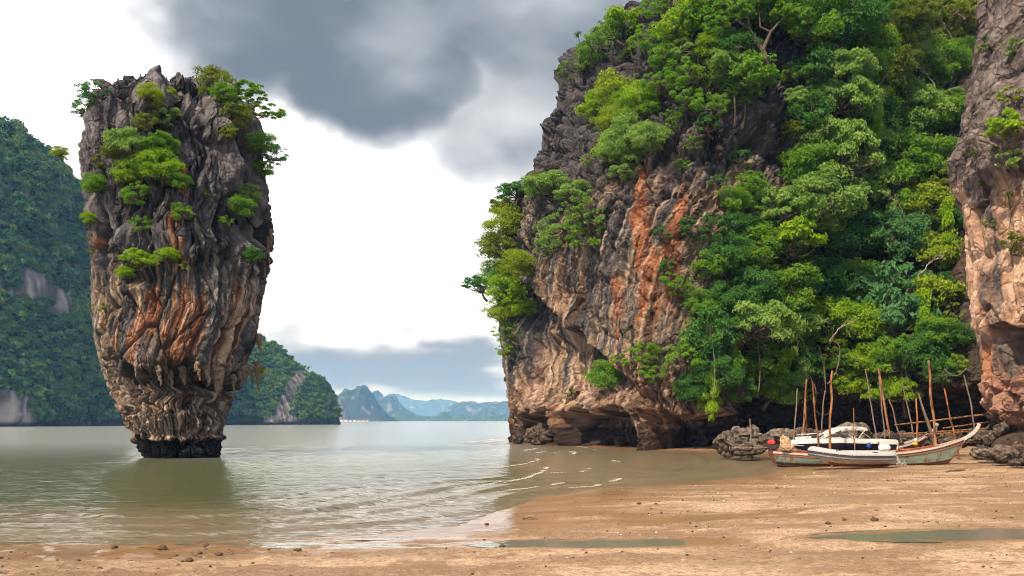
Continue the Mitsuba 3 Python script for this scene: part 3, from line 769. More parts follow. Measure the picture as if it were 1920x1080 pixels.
# ------------------------------------------------------------------ far hills
def far_hill(name, label, cxp, cy, prof, ratio, seed, bare, n_th=260, dense=100, flat=0.0):
    """A steep wooded karst hill: prof = (height, radius) pairs; bare(theta, z) is 1 where rock shows."""
    a = np.array(sorted(prof), float)
    rz = np.linspace(a[0, 0], a[-1, 0], 200)
    R = np.interp(rz, a[:, 0], a[:, 1])
    th, TH, P, D, RR = round_rock(rz, np.full(len(rz), cxp), cy, R, ratio, math.radians(dense), n_th, 30, None)
    u, z = TH * RR.max(), P[:, 2]
    sc = RR.max()
    dd = sc * (0.10 * (nfbm(P / sc * 4, 3, seed) - .5) + 0.05 * (nfbm(P / sc * 14, 3, seed + 1) - .5)) * np.minimum(1, RR / sc * 3)
    bm = bare(TH, z, P)
    dd += bm * 0.04 * sc * (ridged(np.stack([u / sc * 20, z / sc * 4, 0 * u], -1), 4, seed + 2) - .5)
    V = P + D * dd[:, None]
    V[:, 2] = np.where(P[:, 2] > a[0, 0] + 1, P[:, 2] + 0.04 * sc * (nfbm(P / sc * 6, 3, seed + 3) - .5), P[:, 2])
    f = 0.5 * nfbm(np.stack([u / sc * 45, z / sc * 9, 0 * u], -1), 4, seed + 4) + 0.5 * ridged(np.stack([u / sc * 24, z / sc * 5, 0 * u], -1), 4, seed + 9)
    f = np.clip((f - 0.5) * 1.5 + 0.42, 0, 1)
    colr = lerp3((0.09, 0.082, 0.082), (0.38, 0.335, 0.315), sstep(0.35, 0.7, f))
    colg = lerp3((0.018, 0.035, 0.016), (0.04, 0.075, 0.028), nfbm(P / sc * 20, 3, seed + 5))
    c = lerp3(colg, colr, sstep(0.3, 0.6, bm))
    c = lerp3(c, (0.03, 0.026, 0.022), sstep(a[0, 0] + 4.0, a[0, 0] + 2.6, V[:, 2]))
    k = struct(name, (V, grid_faces(len(rz), len(th), True)), 'far_rock', False, color=c, label=label)
    return V, D, TH, bm


def bare_left(TH, z, P):
    n = nfbm(P * np.array([.05, .05, .035]), 4, 131) - .5
    b = np.exp(-((z - 46 - 26 * n + 0.16 * (P[:, 0] + 165)) / 8) ** 2) * sstep(-172, -160, P[:, 0] + 14 * n) * 1.1
    b = b * sstep(0.32, 0.48, nfbm(P * np.array([.16, .16, .07]), 4, 135))
    b = np.maximum(b, 0.9 * np.exp(-(((z - 74) / 3.5) ** 2 + ((P[:, 0] + 158) / 5) ** 2)))
    return np.maximum(b, sstep(14.5, 10, z + 22 * n + 0.28 * (P[:, 0] + 168)) * sstep(-145, -151, P[:, 0] + 8 * n) * 1.2 * sstep(0.26, 0.42, nfbm(P * np.array([.14, .14, .06]), 4, 136)))


def bare_mid(TH, z, P):
    n = nfbm(P * 0.09, 4, 133) - .5
    return np.exp(-((P[:, 0] - (-98 + 0.15 * z) + 9 * n) / 4.6) ** 2) * sstep(33, 27, z + 8 * n) + 0.8 * np.exp(-((P[:, 0] + 116 + 10 * n) / 4) ** 2 - ((z - 29) / 4) ** 2)


hills = []
hills.append((far_hill('wooded_hill', 'steep wooded limestone hill behind the stack at the left edge', -232, 300, [(-2, 94), (2, 94), (17, 94), (35, 91), (62, 85), (83, 79), (92, 70), (99, 62), (104, 51), (110, 34), (113, 14), (114, 1)], 0.9, 121, bare_left), 2.9, 900))
hills.append((far_hill('wooded_hill', 'smaller wooded hill with a grey rock face on the far shore beside the stack', -127, 390, [(-2, 48), (1, 48), (7.6, 46), (17, 40), (23.4, 34), (28, 26), (34, 18), (38, 11), (40, 1)], 0.8, 141, bare_mid), 2.2, 520))


def ridge(name, label, pts, Y, depth, seed, col1=(0.018, 0.034, 0.024), col2=(0.05, 0.075, 0.04), rough=0.12):
    """A far range: a real hill mass whose crest runs through these directions at this distance."""
    a = np.array(pts, float)
    xs = np.linspace(a[0, 0], a[-1, 0], max(30, int((a[-1, 0] - a[0, 0]) * 0.9)))
    h = np.maximum(Z(np.interp(xs, a[:, 0], a[:, 1]), Y), 0.0)
    n = nfbm(np.stack([xs * 0.09, xs * 0, xs * 0 + seed], -1), 4, seed)
    h = np.maximum(h * (1 + rough * 1.6 * (n - 0.5)), 0.2)
    t = np.linspace(-1, 1, 31)
    prof = (1 - np.abs(t) ** 2.2) ** 0.9
    wx = X(xs, Y)
    Zm = prof[:, None] * h[None]
    PX, PY = np.meshgrid(wx, Y + t * depth)
    nn = nfbm(np.stack([PX / depth * 3, PY / depth * 2.2, PX * 0 + seed], -1), 4, seed + 1) - .5
    Zm = Zm * (1 + rough * 4 * nn * (np.abs(t) > 0.05)[:, None] * (t[:, None] < 0)) - 0.5 * (np.abs(t) > 0.99)[:, None]
    Zm[0] = Zm[-1] = -2
    V = np.stack([PX, PY, Zm], -1).reshape(-1, 3)
    c = lerp3(col1, col2, nfbm(V / depth * 9, 4, seed + 2))
    c = lerp3(c, (0.22, 0.19, 0.17), sstep(0.60, 0.70, nfbm(V / depth * np.array([9, 9, 5]), 4, seed + 3)) * 0.7)
    struct(name, (V, grid_faces(len(t), len(xs))), 'far_rock', True, color=c, label=label)


ridge('far_island', 'craggy blue island hill in the distance between the stack and the headland', [(618, 788), (624, 766), (632, 748), (645, 736), (652, 729), (662, 731), (668, 725), (678, 724), (686, 722), (694, 734), (702, 752), (714, 766), (724, 776), (735, 788)], 1700, 110, 151)
ridge('far_island', 'small rounded rock island in front of the craggy blue island', [(628, 788), (632, 768), (639, 753), (646, 756), (652, 770), (655, 788)], 1350, 24, 152, (0.07, 0.07, 0.06), (0.16, 0.15, 0.13))
ridge('far_island', 'pointed islet beside the wooded hill on the far shore', [(600, 788), (608, 740), (613, 727), (618, 731), (622, 745), (626, 788)], 1900, 30, 153)
ridge('far_island', 'blue distant range with two knobs right of the craggy island', [(690, 788), (700, 748), (706, 738), (714, 739), (722, 748), (732, 744), (740, 742), (748, 756), (762, 768), (776, 776), (800, 788)], 2600, 160, 154)
ridge('far_island', 'palest and farthest blue range on the horizon', [(690, 760), (730, 741), (746, 740), (770, 748), (800, 752), (825, 748), (845, 750), (870, 758), (900, 756), (930, 754), (960, 757), (1010, 760)], 5200, 400, 155, rough=0.05)
ridge('far_island', 'blue low range on the horizon beside the headland', [(835, 788), (842, 762), (858, 756), (870, 753), (885, 753), (900, 756), (920, 755), (940, 753), (960, 750), (1000, 756), (1030, 788)], 3100, 200, 156, rough=0.07)
ridge('far_island', 'row of low green hummocks on the far shore', [(728, 788), (736, 776), (752, 768), (764, 774), (772, 782), (790, 780), (815, 781), (824, 776), (832, 772), (842, 776), (848, 781), (868, 779), (880, 781), (900, 777), (914, 772), (922, 770), (930, 777), (948, 780), (965, 774), (990, 788)], 2000, 60, 157, (0.03, 0.06, 0.03), (0.06, 0.12, 0.045))

# ------------------------------------------------------------------ foliage
def leaf_quads(c, n, L, Wd, r):
    t = r.normal(size=c.shape)
    t -= (t * n).sum(1, keepdims=True) * n
    t /= np.linalg.norm(t, axis=1, keepdims=True) + 1e-9
    b = np.cross(n, t)
    L, Wd = L[:, None], Wd[:, None]
    v = np.stack([c - t * L / 2, c + b * Wd / 2 + n * Wd * 0.22, c + t * L / 2 - n * L * 0.18, c - b * Wd / 2 + n * Wd * 0.22], 1).reshape(-1, 3)
    k = np.arange(len(c)) * 4
    return v, np.vstack([np.stack([k, k + 1, k + 2], -1), np.stack([k, k + 2, k + 3], -1)])


def unit(v):
    return v / (np.linalg.norm(v, axis=-1, keepdims=True) + 1e-9)


HUES = {'bright': ((0.19, 0.40, 0.018), (0.42, 0.60, 0.04)), 'yellow': ((0.22, 0.36, 0.018), (0.44, 0.54, 0.05)), 'mid': ((0.105, 0.29, 0.026), (0.29, 0.50, 0.055)),
        'light': ((0.17, 0.35, 0.06), (0.40, 0.57, 0.16)), 'dark': ((0.048, 0.18, 0.038), (0.15, 0.34, 0.07)), 'olive': ((0.13, 0.21, 0.022), (0.33, 0.39, 0.06)), 'blue': ((0.07, 0.23, 0.085), (0.20, 0.41, 0.15))}


def crown_mesh(shape, seed, nclump, per, leaf):
    r = np.random.default_rng(seed)
    cl, rad = [], []
    while len(cl) < nclump:
        p = r.uniform(-1, 1, 3)
        if shape == 'umbrella':
            q = np.array([p[0], p[1], p[2] * 0.35 + 0.25 - 0.35 * (p[0] ** 2 + p[1] ** 2)])
            ok = p[0] ** 2 + p[1] ** 2 < 1
            rr = r.uniform(0.16, 0.30)
        elif shape == 'tall':
            q = np.array([p[0] * 0.72, p[1] * 0.72, p[2] * 1.15])
            ok = p @ p < 1 and p @ p > 0.15
            rr = r.uniform(0.20, 0.34)
        elif shape == 'open':
            q = p * np.array([1, 1, 0.8])
            ok = 0.3 < p @ p < 1
            rr = r.uniform(0.12, 0.24)
        else:
            q = p * np.array([1, 1, 0.85])
            ok = 0.12 < p @ p < 1
            rr = r.uniform(0.20, 0.38)
        if ok:
            cl.append(q * (1 - 0.55 * rr))
            rad.append(rr)
    cl, rad = np.array(cl), np.array(rad)
    idx = np.repeat(np.arange(nclump), (per * (rad / rad.mean()) ** 2).astype(int))
    d = unit(r.normal(size=(len(idx), 3)))
    d[:, 2] = np.where(d[:, 2] < -0.35, -d[:, 2], d[:, 2])
    flat = 0.85 if shape != 'umbrella' else 0.6
    c = cl[idx] + d * (rad[idx] * r.uniform(0.55, 1.08, len(idx)))[:, None] * np.array([1, 1, flat])
    n = unit(0.60 * d + 0.45 * unit(cl[idx]) + np.array([0, 0, 0.30]) + 0.60 * r.normal(size=c.shape))
    L = leaf * r.uniform(0.7, 1.35, len(idx))
    v, f = leaf_quads(c, n, L, L * r.uniform(0.42, 0.62, len(idx)), r)
    tone = np.clip(0.5 + 0.24 * r.normal(size=nclump), 0, 1)[idx] * 0.6 + 0.4 * r.random(len(idx))
    return (v, f), np.repeat(tone, 4), cl, rad


def limb_mesh(cl, rad, seed, root=(0, 0.75, -0.85), thick=0.07):
    r = np.random.default_rng(seed)
    root = np.array(root)
    fork = np.array([0, 0.12, -0.30]) + r.normal(0, 0.08, 3)
    parts = []
    t = np.linspace(0, 1, 8)[:, None]
    bend = r.normal(0, 0.12, 3)
    trunk = root * (1 - t) + fork * t + bend * np.sin(PI * t)
    parts.append(tube(trunk, np.linspace(thick * 1.25, thick * 0.8, 8), 7))
    for c in cl[r.permutation(len(cl))[:min(15, len(cl))]]:
        t = np.linspace(0, 1, 6)[:, None]
        b = fork * (1 - t) + c * t + (r.normal(0, 0.09, 3) + np.array([0, 0, -0.10])) * np.sin(PI * t)
        parts.append(tube(b, np.linspace(thick * 0.62, thick * 0.10, 6), 5, False))
    return cat_mesh(parts)


GROUPS = {}


def group_of(shape, size, hue, var):
    key = f'{shape}_{size}_{hue}_{var}'
    if key in GROUPS:
        return GROUPS[key]
    seed = sum(ord(c) for c in key) * 7 + var
    nclump, per, leaf = {'big': (46, 120, 0.085), 'small': (20, 62, 0.17)}[size]
    if var == 2:
        nclump, per, leaf = int(nclump * 0.8), int(per * 0.45), leaf * 1.55
    if shape == 'open':
        nclump, per = int(nclump * 0.8), int(per * 0.6)
    (v, f), tone, cl, rad = crown_mesh(shape, seed, nclump, per, leaf)
    a, b = HUES[hue]
    col = lerp3(a, b, tone)
    gk, tk = f'crown_{key}', f'limbs_{key}'
    scene[gk] = {'type': 'shapegroup', 'leaves': mikit.ply((v, f), 'leaf', False, color=col)}
    scene[tk] = {'type': 'shapegroup', 'limbs': mikit.ply(limb_mesh(cl, rad, seed + 1), 'bark', True)}
    GROUPS[key] = (gk, tk)
    return GROUPS[key]


def inst(key, group, M):
    scene[key] = {'type': 'instance', 'to_world': T(M), 'group': {'type': 'ref', 'id': group}}


rv = random.Random(4)


def grow(name, c, R, out, shape, hue, label, cat, group=None, squash=1.0, trunk=True, size=None, tilt=None, mirror=None):
    """A tree or bush whose crown has its centre at c; its stem runs back into the ground or rock behind it."""
    size = size or ('big' if R > 1.0 else 'small')
    var = rv.randrange(3)
    gk, tk = group_of(shape, size, hue, var)
    a = math.atan2(out[1], out[0]) + PI / 2 + rv.uniform(-0.5, 0.5)
    M = np.eye(4)
    sx = R * (-1 if rv.random() < 0.5 else 1)
    tl = rv.uniform(-0.18, 0.18) if tilt is None else tilt
    ct, st_ = math.cos(tl), math.sin(tl)
    M[:3, :3] = np.array([[ct, 0, st_], [0, 1, 0], [-st_, 0, ct]]) @ rotz(a) @ np.diag([sx, R, R * squash])
    M[:3, 3] = c
    k = thing(name, label, cat, group)
    inst(k + '__crown', gk, M)
    if trunk:
        inst(k + '__trunk', tk, M)
    return k


# spiky rosettes (screw pines and dragon trees)
def rosette(seed, n=60):
    r = np.random.default_rng(seed)
    parts, tones = [], []
    for k in range(n):
        a, e = r.uniform(0, 2 * PI), r.uniform(-0.15, 1.35)
        d = np.array([math.cos(a) * math.cos(e), math.sin(a) * math.cos(e), math.sin(e)])
        side = np.array([-math.sin(a), math.cos(a), 0])
        Ln = r.uniform(0.75, 1.1)
        t = np.array([0, 0.5, 1.0])
        p = d[None] * (t * Ln)[:, None] - np.array([0, 0, 0.38]) * (t ** 2.2)[:, None]
        w = np.array([0.035, 0.045, 0.004])[:, None]
        v = np.vstack([p + side * w, p - side * w])
        parts.append((v, [[0, 3, 4], [0, 4, 1], [1, 4, 5], [1, 5, 2]]))
        tones += [r.random()] * 6
    return cat_mesh(parts), np.array(tones)


for i in range(2):
    m, tn = rosette(300 + i)
    scene[f'rosette_{i}'] = {'type': 'shapegroup', 'leaves': mikit.ply(m, 'leaf', False, color=lerp3((0.07, 0.15, 0.025), (0.20, 0.30, 0.07), tn))}
    scene[f'rosette_stem_{i}'] = {'type': 'shapegroup', 'stem': mikit.ply(tube([[0, 0.5, -1.6], [0.05, 0.2, -0.9], [0, 0, 0]], [0.07, 0.06, 0.06], 6), 'bark', True)}


def spiky(c, R, out, label, group):
    i = rv.randrange(2)
    a = math.atan2(out[1], out[0]) + PI / 2 + rv.uniform(-0.6, 0.6)
    M = np.eye(4)
    M[:3, :3] = rotz(a) * R
    M[:3, 3] = c
    k = thing('spiky_plant', label, 'plant', group)
    inst(k + '__leaves', f'rosette_{i}', M)
    inst(k + '__stem', f'rosette_stem_{i}', M)


def put(px, py, r, surf, shape, hue, label, cat='bush', name=None, group=None, squash=0.85, fwd=0.55, **kw):
    """Grow a plant on the rock where it is seen; r = crown radius in photo pixels at that distance."""
    q = surf(px, py)
    p, out = (q[0], q[1]) if isinstance(q, tuple) else (q, unit(np.array([q[0] - cxs.mean(), q[1] - SD, 0])))
    Y = p[1]
    R = r / F * Y
    c = at(px, py, Y) + out * R * fwd
    return grow(name or ('tree' if cat == 'tree' else 'bush'), c, R, out, shape, hue, label, cat, group, squash=squash, **kw)


# on the stack
for a in [(190, 178, 34, 'open', 'blue', 'thin leaning tree on the upper left rim of the stack', 'tree'), (166, 205, 24, 'open', 'blue', 'sparse grey-green tree drooping off the top left edge of the stack', 'tree'),
          (120, 288, 20, 'round', 'yellow', 'small yellow-green tree jutting from the left side of the stack', 'tree'),
          (285, 182, 26, 'round', 'yellow', 'yellowing bush on the crown of the stack below the tallest spike', 'bush'), (318, 186, 22, 'round', 'yellow', 'yellow-orange bush near the middle of the stack top', 'bush'),
          (312, 222, 30, 'open', 'light', 'light green bush in the cleft below the stack top', 'bush'), (275, 232, 24, 'open', 'olive', 'olive bush left in the cleft below the stack top', 'bush'),
          (388, 160, 34, 'round', 'olive', 'rounded dark olive tree on top of the stack', 'tree'), (415, 178, 22, 'round', 'mid', 'green bush beside the rounded tree on the stack top', 'bush'),
          (432, 222, 30, 'round', 'olive', 'olive bush hanging under the top right rim of the stack', 'bush'), (425, 250, 16, 'round', 'olive', 'small bush below the olive bush at the top right of the stack', 'bush'),
          (478, 270, 26, 'round', 'mid', 'dense bush on the upper right edge of the stack', 'bush'), (500, 290, 30, 'open', 'blue', 'sparse tree sticking out from the right edge of the stack', 'tree'), (486, 318, 18, 'round', 'mid', 'small bush low on the right edge of the stack', 'bush'),
          (258, 282, 44, 'umbrella', 'light', 'broad light green tree in the upper left of the stack face', 'tree'), (300, 275, 34, 'umbrella', 'mid', 'green tree beside the broad light green tree on the stack', 'tree'), (225, 290, 28, 'round', 'olive', 'olive bush left of the broad tree on the stack', 'bush'),
          (300, 322, 48, 'round', 'bright', 'largest bright green tree on the stack face', 'tree'), (258, 330, 36, 'round', 'bright', 'bright green bush left of the largest stack tree', 'bush'), (335, 342, 24, 'round', 'mid', 'green bush right under the largest stack tree', 'bush'), (262, 368, 30, 'open', 'mid', 'shaded bush hanging under the largest stack tree', 'bush'),
          (186, 348, 30, 'round', 'mid', 'round green bush near the left edge of the stack', 'bush'), (190, 305, 20, 'open', 'olive', 'sparse bush above the round bush at the stack left edge', 'bush'), (174, 410, 18, 'round', 'bright', 'small bright bush low on the left edge of the stack', 'bush'),
          (452, 366, 24, 'round', 'light', 'light green bush on the right of the stack face', 'bush'), (440, 388, 26, 'round', 'mid', 'green bush below the light bush on the right of the stack face', 'bush'), (420, 415, 14, 'round', 'mid', 'tiny bush above the orange streak of the stack', 'bush'),
          (338, 402, 24, 'open', 'mid', 'loose bush in the centre of the stack face', 'bush'), (268, 422, 22, 'open', 'mid', 'loose bush left of centre on the stack face', 'bush'), (390, 362, 14, 'open', 'olive', 'small tuft beside the pale slab of the stack', 'bush'),
          (270, 492, 34, 'umbrella', 'bright', 'flat bright green bush on the ledge in the middle of the stack', 'bush'), (315, 482, 22, 'umbrella', 'bright', 'right end bush on the ledge in the middle of the stack', 'bush'), (240, 514, 18, 'round', 'bright', 'small bright bush below the ledge bush on the stack', 'bush'),
          (196, 575, 15, 'open', 'yellow', 'yellow-green tuft on the left flank of the stack', 'bush'), (345, 500, 10, 'open', 'bright', 'tiny bright tuft right of the ledge on the stack', 'bush'), (470, 480, 18, 'round', 'dark', 'dark bush in the hollow of the right flank of the stack', 'bush'), (176, 470, 10, 'open', 'yellow', 'thin yellow tuft on the left rim of the stack', 'bush'), (432, 200, 16, 'open', 'mid', 'wispy bush on the rim of the stack', 'bush'), (487, 695, 10, 'round', 'olive', 'moss tuft on the hanging rock at the right of the stack', 'bush')]:
    put(a[0], a[1], a[2] * (1.0 if a[3] == 'open' and a[6] == 'tree' else 0.9 if a[0] < 230 else 1.08 if a[0] < 345 else 1.22), on_stack, a[3], a[4], a[5], a[6], squash=1.15 if a[3] == 'umbrella' else 0.9, fwd=0.45, size='big' if a[2] > 16 else 'small')

# the tree with the bare bent trunk at the top right rim of the stack
k = thing('rim_tree', 'wind-bent tree with bare branches leaning right off the stack top', 'tree')
base = np.array([X(480, SD), SD - 0.6, Z(246, SD)])
t8 = np.linspace(0, 1, 8)[:, None]
mid_ = np.array([X(476, SD), SD - 0.7, Z(215, SD)])
parts = [tube(base * (1 - t8) + mid_ * t8, np.linspace(0.12, 0.08, 8), 7)]
cl = [(470, 178, 30), (448, 182, 20), (492, 190, 22), (516, 218, 22), (530, 222, 14), (475, 205, 20), (500, 226, 10)]
for (a, b, r_) in cl:
    e = np.array([X(a, SD), SD - 0.7 + rs.uniform(-.4, .4), Z(b, SD)])
    parts.append(tube(mid_ * (1 - t8) + e * t8 + np.array([0, 0, -0.25]) * np.sin(PI * t8), np.linspace(0.06, 0.02, 8), 5))
obj('trunk', cat_mesh(parts), 'bark', k, True)
lv, tn = [], []
for (a, b, r_) in cl:
    (v, f), tone, _, _ = crown_mesh('umbrella', int(a * 3 + b), 14, 60, 0.16)
    lv.append((v * r_ * S * np.array([1.1, 1.1, 0.9]) + np.array([X(a, SD), SD - 0.7, Z(b, SD)]), f))
    tn.append(tone)
obj('crown', cat_mesh(lv), 'leaf', k, color=lerp3(*HUES['mid'], np.concatenate(tn)))

# on the headland
G = 'trees clinging to the headland'
for a in [(1180, 170, 46, 'round', 'yellow', 'yellow-green tree topmost of the two bright trees on the headland face', 'tree'), (1140, 205, 38, 'round', 'bright', 'bright green bush left below the yellow-green headland tree', 'bush'), (1205, 200, 42, 'round', 'bright', 'bright bush right below the yellow-green headland tree', 'bush'), (1160, 232, 34, 'round', 'yellow', 'yellowish bush between the bright headland trees', 'bush'),
          (1190, 268, 48, 'round', 'light', 'light green tree on the headland face above the orange streak', 'tree'), (1155, 285, 30, 'round', 'bright', 'bright bush left of the light headland tree', 'bush'), (1225, 262, 34, 'round', 'light', 'pale bush right of the light headland tree', 'bush'), (1180, 318, 34, 'open', 'light', 'drooping pale bush under the light headland tree', 'bush'),
          (1050, 352, 44, 'umbrella', 'light', 'flat-topped light green tree on the left shoulder of the headland', 'tree'), (1092, 362, 34, 'umbrella', 'light', 'small flat tree right of the flat-topped headland tree', 'tree'), (1018, 345, 24, 'round', 'olive', 'olive bush at the left of the flat-topped headland tree', 'bush'), (1100, 392, 34, 'open', 'mid', 'open green bush below the flat-topped headland tree', 'bush'), (1070, 430, 44, 'open', 'light', 'pale leafy bush hanging on the grey headland wall', 'bush'), (1118, 442, 42, 'open', 'mid', 'green bush right of the pale hanging headland bush', 'bush'), (1040, 458, 28, 'open', 'light', 'pale drooping bush low on the left headland wall', 'bush'), (1125, 408, 24, 'open', 'light', 'small pale bush above the green hanging headland bush', 'bush'),
          (975, 360, 26, 'umbrella', 'dark', 'dark flat-crowned tree high on the left edge of the headland', 'tree'), (965, 390, 28, 'umbrella', 'olive', 'olive flat tree on the left edge of the headland', 'tree'), (968, 425, 40, 'round', 'yellow', 'sunlit yellow-green tree on the left flank of the headland', 'tree'), (960, 470, 40, 'round', 'olive', 'olive tree in the middle of the left flank of the headland', 'tree'), (985, 500, 34, 'round', 'yellow', 'sunlit bush on the left flank of the headland', 'bush'), (948, 515, 34, 'round', 'mid', 'green bush at the left edge of the headland flank', 'bush'), (975, 545, 38, 'round', 'bright', 'bright bush low on the left flank of the headland', 'bush'), (960, 585, 32, 'round', 'yellow', 'yellowish bush near the foot of the left flank', 'bush'), (990, 580, 24, 'round', 'bright', 'small bright bush beside the yellowish bush on the left flank', 'bush'), (962, 625, 24, 'open', 'mid', 'trailing bush low on the left flank', 'bush'), (958, 658, 18, 'open', 'bright', 'lowest trailing tuft on the left flank', 'bush'),
          (1270, 535, 30, 'open', 'mid', 'green bush hanging on the right of the orange headland wall', 'bush'), (1255, 500, 18, 'open', 'dark', 'small dark bush above the hanging bush on the orange wall', 'bush'), (1155, 705, 38, 'round', 'mid', 'round bush on the ledge near the headland foot', 'bush'), (1165, 675, 22, 'open', 'bright', 'small bright sprig above the ledge bush at the headland foot', 'bush'), (1215, 665, 30, 'open', 'mid', 'green bush right of the ledge bush on the headland', 'bush'), (1230, 700, 26, 'open', 'mid', 'bush below the green bush right of the ledge', 'bush'), (1245, 440, 20, 'open', 'dark', 'dark tuft on the headland wall', 'bush'), (1300, 430, 30, 'open', 'dark', 'dark bush in the shade right of the orange headland wall', 'bush'), (1280, 310, 16, 'open', 'mid', 'small green tuft high on the dark headland wall', 'bush'),
          (1190, 48, 44, 'umbrella', 'bright', 'bright tree on the skyline ridge of the headland', 'tree'), (1160, 62, 30, 'open', 'mid', 'green bush on the skyline left of the ridge tree', 'bush'), (1135, 92, 38, 'open', 'mid', 'green bush below the skyline of the headland', 'bush'), (1115, 112, 28, 'open', 'mid', 'small bush on the left skyline of the headland', 'bush'), (1225, 80, 34, 'open', 'mid', 'green bush under the ridge tree', 'bush'), (1250, 110, 32, 'round', 'mid', 'round bush high on the headland', 'bush'), (1275, 60, 44, 'round', 'bright', 'bright bush near the top of the headland', 'bush'), (1320, 40, 48, 'round', 'mid', 'green tree at the top of the headland', 'tree'), (1300, 100, 42, 'open', 'light', 'pale bush on the upper headland', 'bush'), (1340, 95, 40, 'round', 'bright', 'bright bush on the upper right of the headland', 'bush'), (1240, 160, 30, 'open', 'mid', 'green tuft on the upper headland wall', 'bush'), (1285, 150, 38, 'open', 'mid', 'leafy bush on the upper headland wall', 'bush'), (1330, 205, 34, 'open', 'mid', 'leafy bush above the dark hollow of the headland', 'bush'), (1260, 230, 26, 'open', 'mid', 'bush above the dark headland wall', 'bush'), (1070, 130, 18, 'open', 'mid', 'tuft on the steep left skyline', 'bush'), (1105, 300, 12, 'open', 'bright', 'small bright tuft on the grey headland wall', 'bush'), (1400, 150, 50, 'round', 'mid', 'green tree above the dark hollow', 'tree'), (1380, 90, 46, 'round', 'dark', 'dark tree under the forked tree', 'tree'), (1350, 20, 46, 'round', 'light', 'pale tree on the top skyline', 'tree')]:
    put(a[0], a[1], a[2] * (1.28 if a[0] < 1000 else 1.0 if a[1] < 130 and a[0] > 1240 else 1.18), on_cliff, a[3], a[4], a[5], a[6], squash=0.85, fwd=0.4)
for (a, b, r, sh_, hu, lab) in [(1290, 190, 34, 'open', 'mid', 'leafy bush left above the dark gully'), (1325, 240, 28, 'open', 'dark', 'dark bush hanging in the top of the gully'), (1300, 270, 20, 'open', 'mid', 'small tuft left in the gully'), (1385, 300, 26, 'open', 'dark', 'small dark bush in the shade of the gully'), (1345, 345, 22, 'open', 'dark', 'dark tuft on the gully wall'), (1400, 350, 34, 'round', 'mid', 'round bush halfway down the right rim of the gully'), (1320, 420, 26, 'open', 'dark', 'dark tuft left at the bottom of the gully'), (1375, 430, 40, 'round', 'dark', 'dark tree at the bottom of the gully'), (1330, 500, 40, 'round', 'mid', 'green bush beneath the gully'), (1310, 570, 38, 'round', 'mid', 'green bush right of the streaked wall below the gully'), (1360, 130, 44, 'round', 'light', 'pale tree on the ridge left of the forked tree'), (1310, 20, 44, 'round', 'bright', 'bright tree at the top edge above the headland'), (1240, 20, 36, 'open', 'mid', 'loose bush on the highest skyline'), (1390, 20, 50, 'open', 'mid', 'loose-leaved tree at the top edge left of the forked tree')]:
    put(a, b, r, on_cliff, sh_, hu, lab, 'tree' if 'tree' in lab.split(' at ')[0].split(' on ')[0] else 'bush', squash=0.9, fwd=0.45)
# leaning skyline tree on the left flank
put(905, 535, 30, lambda px, py: on_cliff(940, 545), 'umbrella', 'dark', 'dark tree leaning out over the sea from the left flank of the headland', 'tree', squash=1.0, fwd=0.3, size='big')
for (a, b, r) in [(1190, 95, 26), (1175, 108, 20), (1330, 165, 30), (1375, 180, 34), (1395, 195, 28), (1360, 150, 26), (1285, 200, 18), (1350, 205, 22), (1240, 130, 16), (1095, 135, 14), (1075, 150, 12), (1090, 65, 12), (1065, 140, 12), (1280, 220, 12), (1110, 310, 12), (1078, 735, 18), (1310, 110, 24), (1270, 90, 18), (1345, 140, 30), (1300, 180, 26), (1400, 170, 30), (1255, 60, 18), (1190, 70, 20), (1500, 570, 22), (1545, 585, 26), (1560, 620, 22), (1600, 560, 18), (1440, 640, 16), (1700, 560, 16)]:
    if abs(a - 1078) < 2:
        p, out, _ = on_cliff(a, b)
        spiky(at(a, b, p[1]) + out * 0.3, r / F * p[1], out, 'spiky rosette plant on the ledge low on the headland', None)
        continue
    p, out, _ = on_cliff(a, b)
    spiky(at(a, b, p[1]) + out * (0.3 if b < 400 else 2.4), r / F * p[1], out, 'spiky rosette plant growing on the upper headland rock' if b < 400 else 'spiky rosette plant among the lower trees of the cove', 'spiky rosette plants on the headland' if b < 400 else 'spiky rosette plants in the cove')

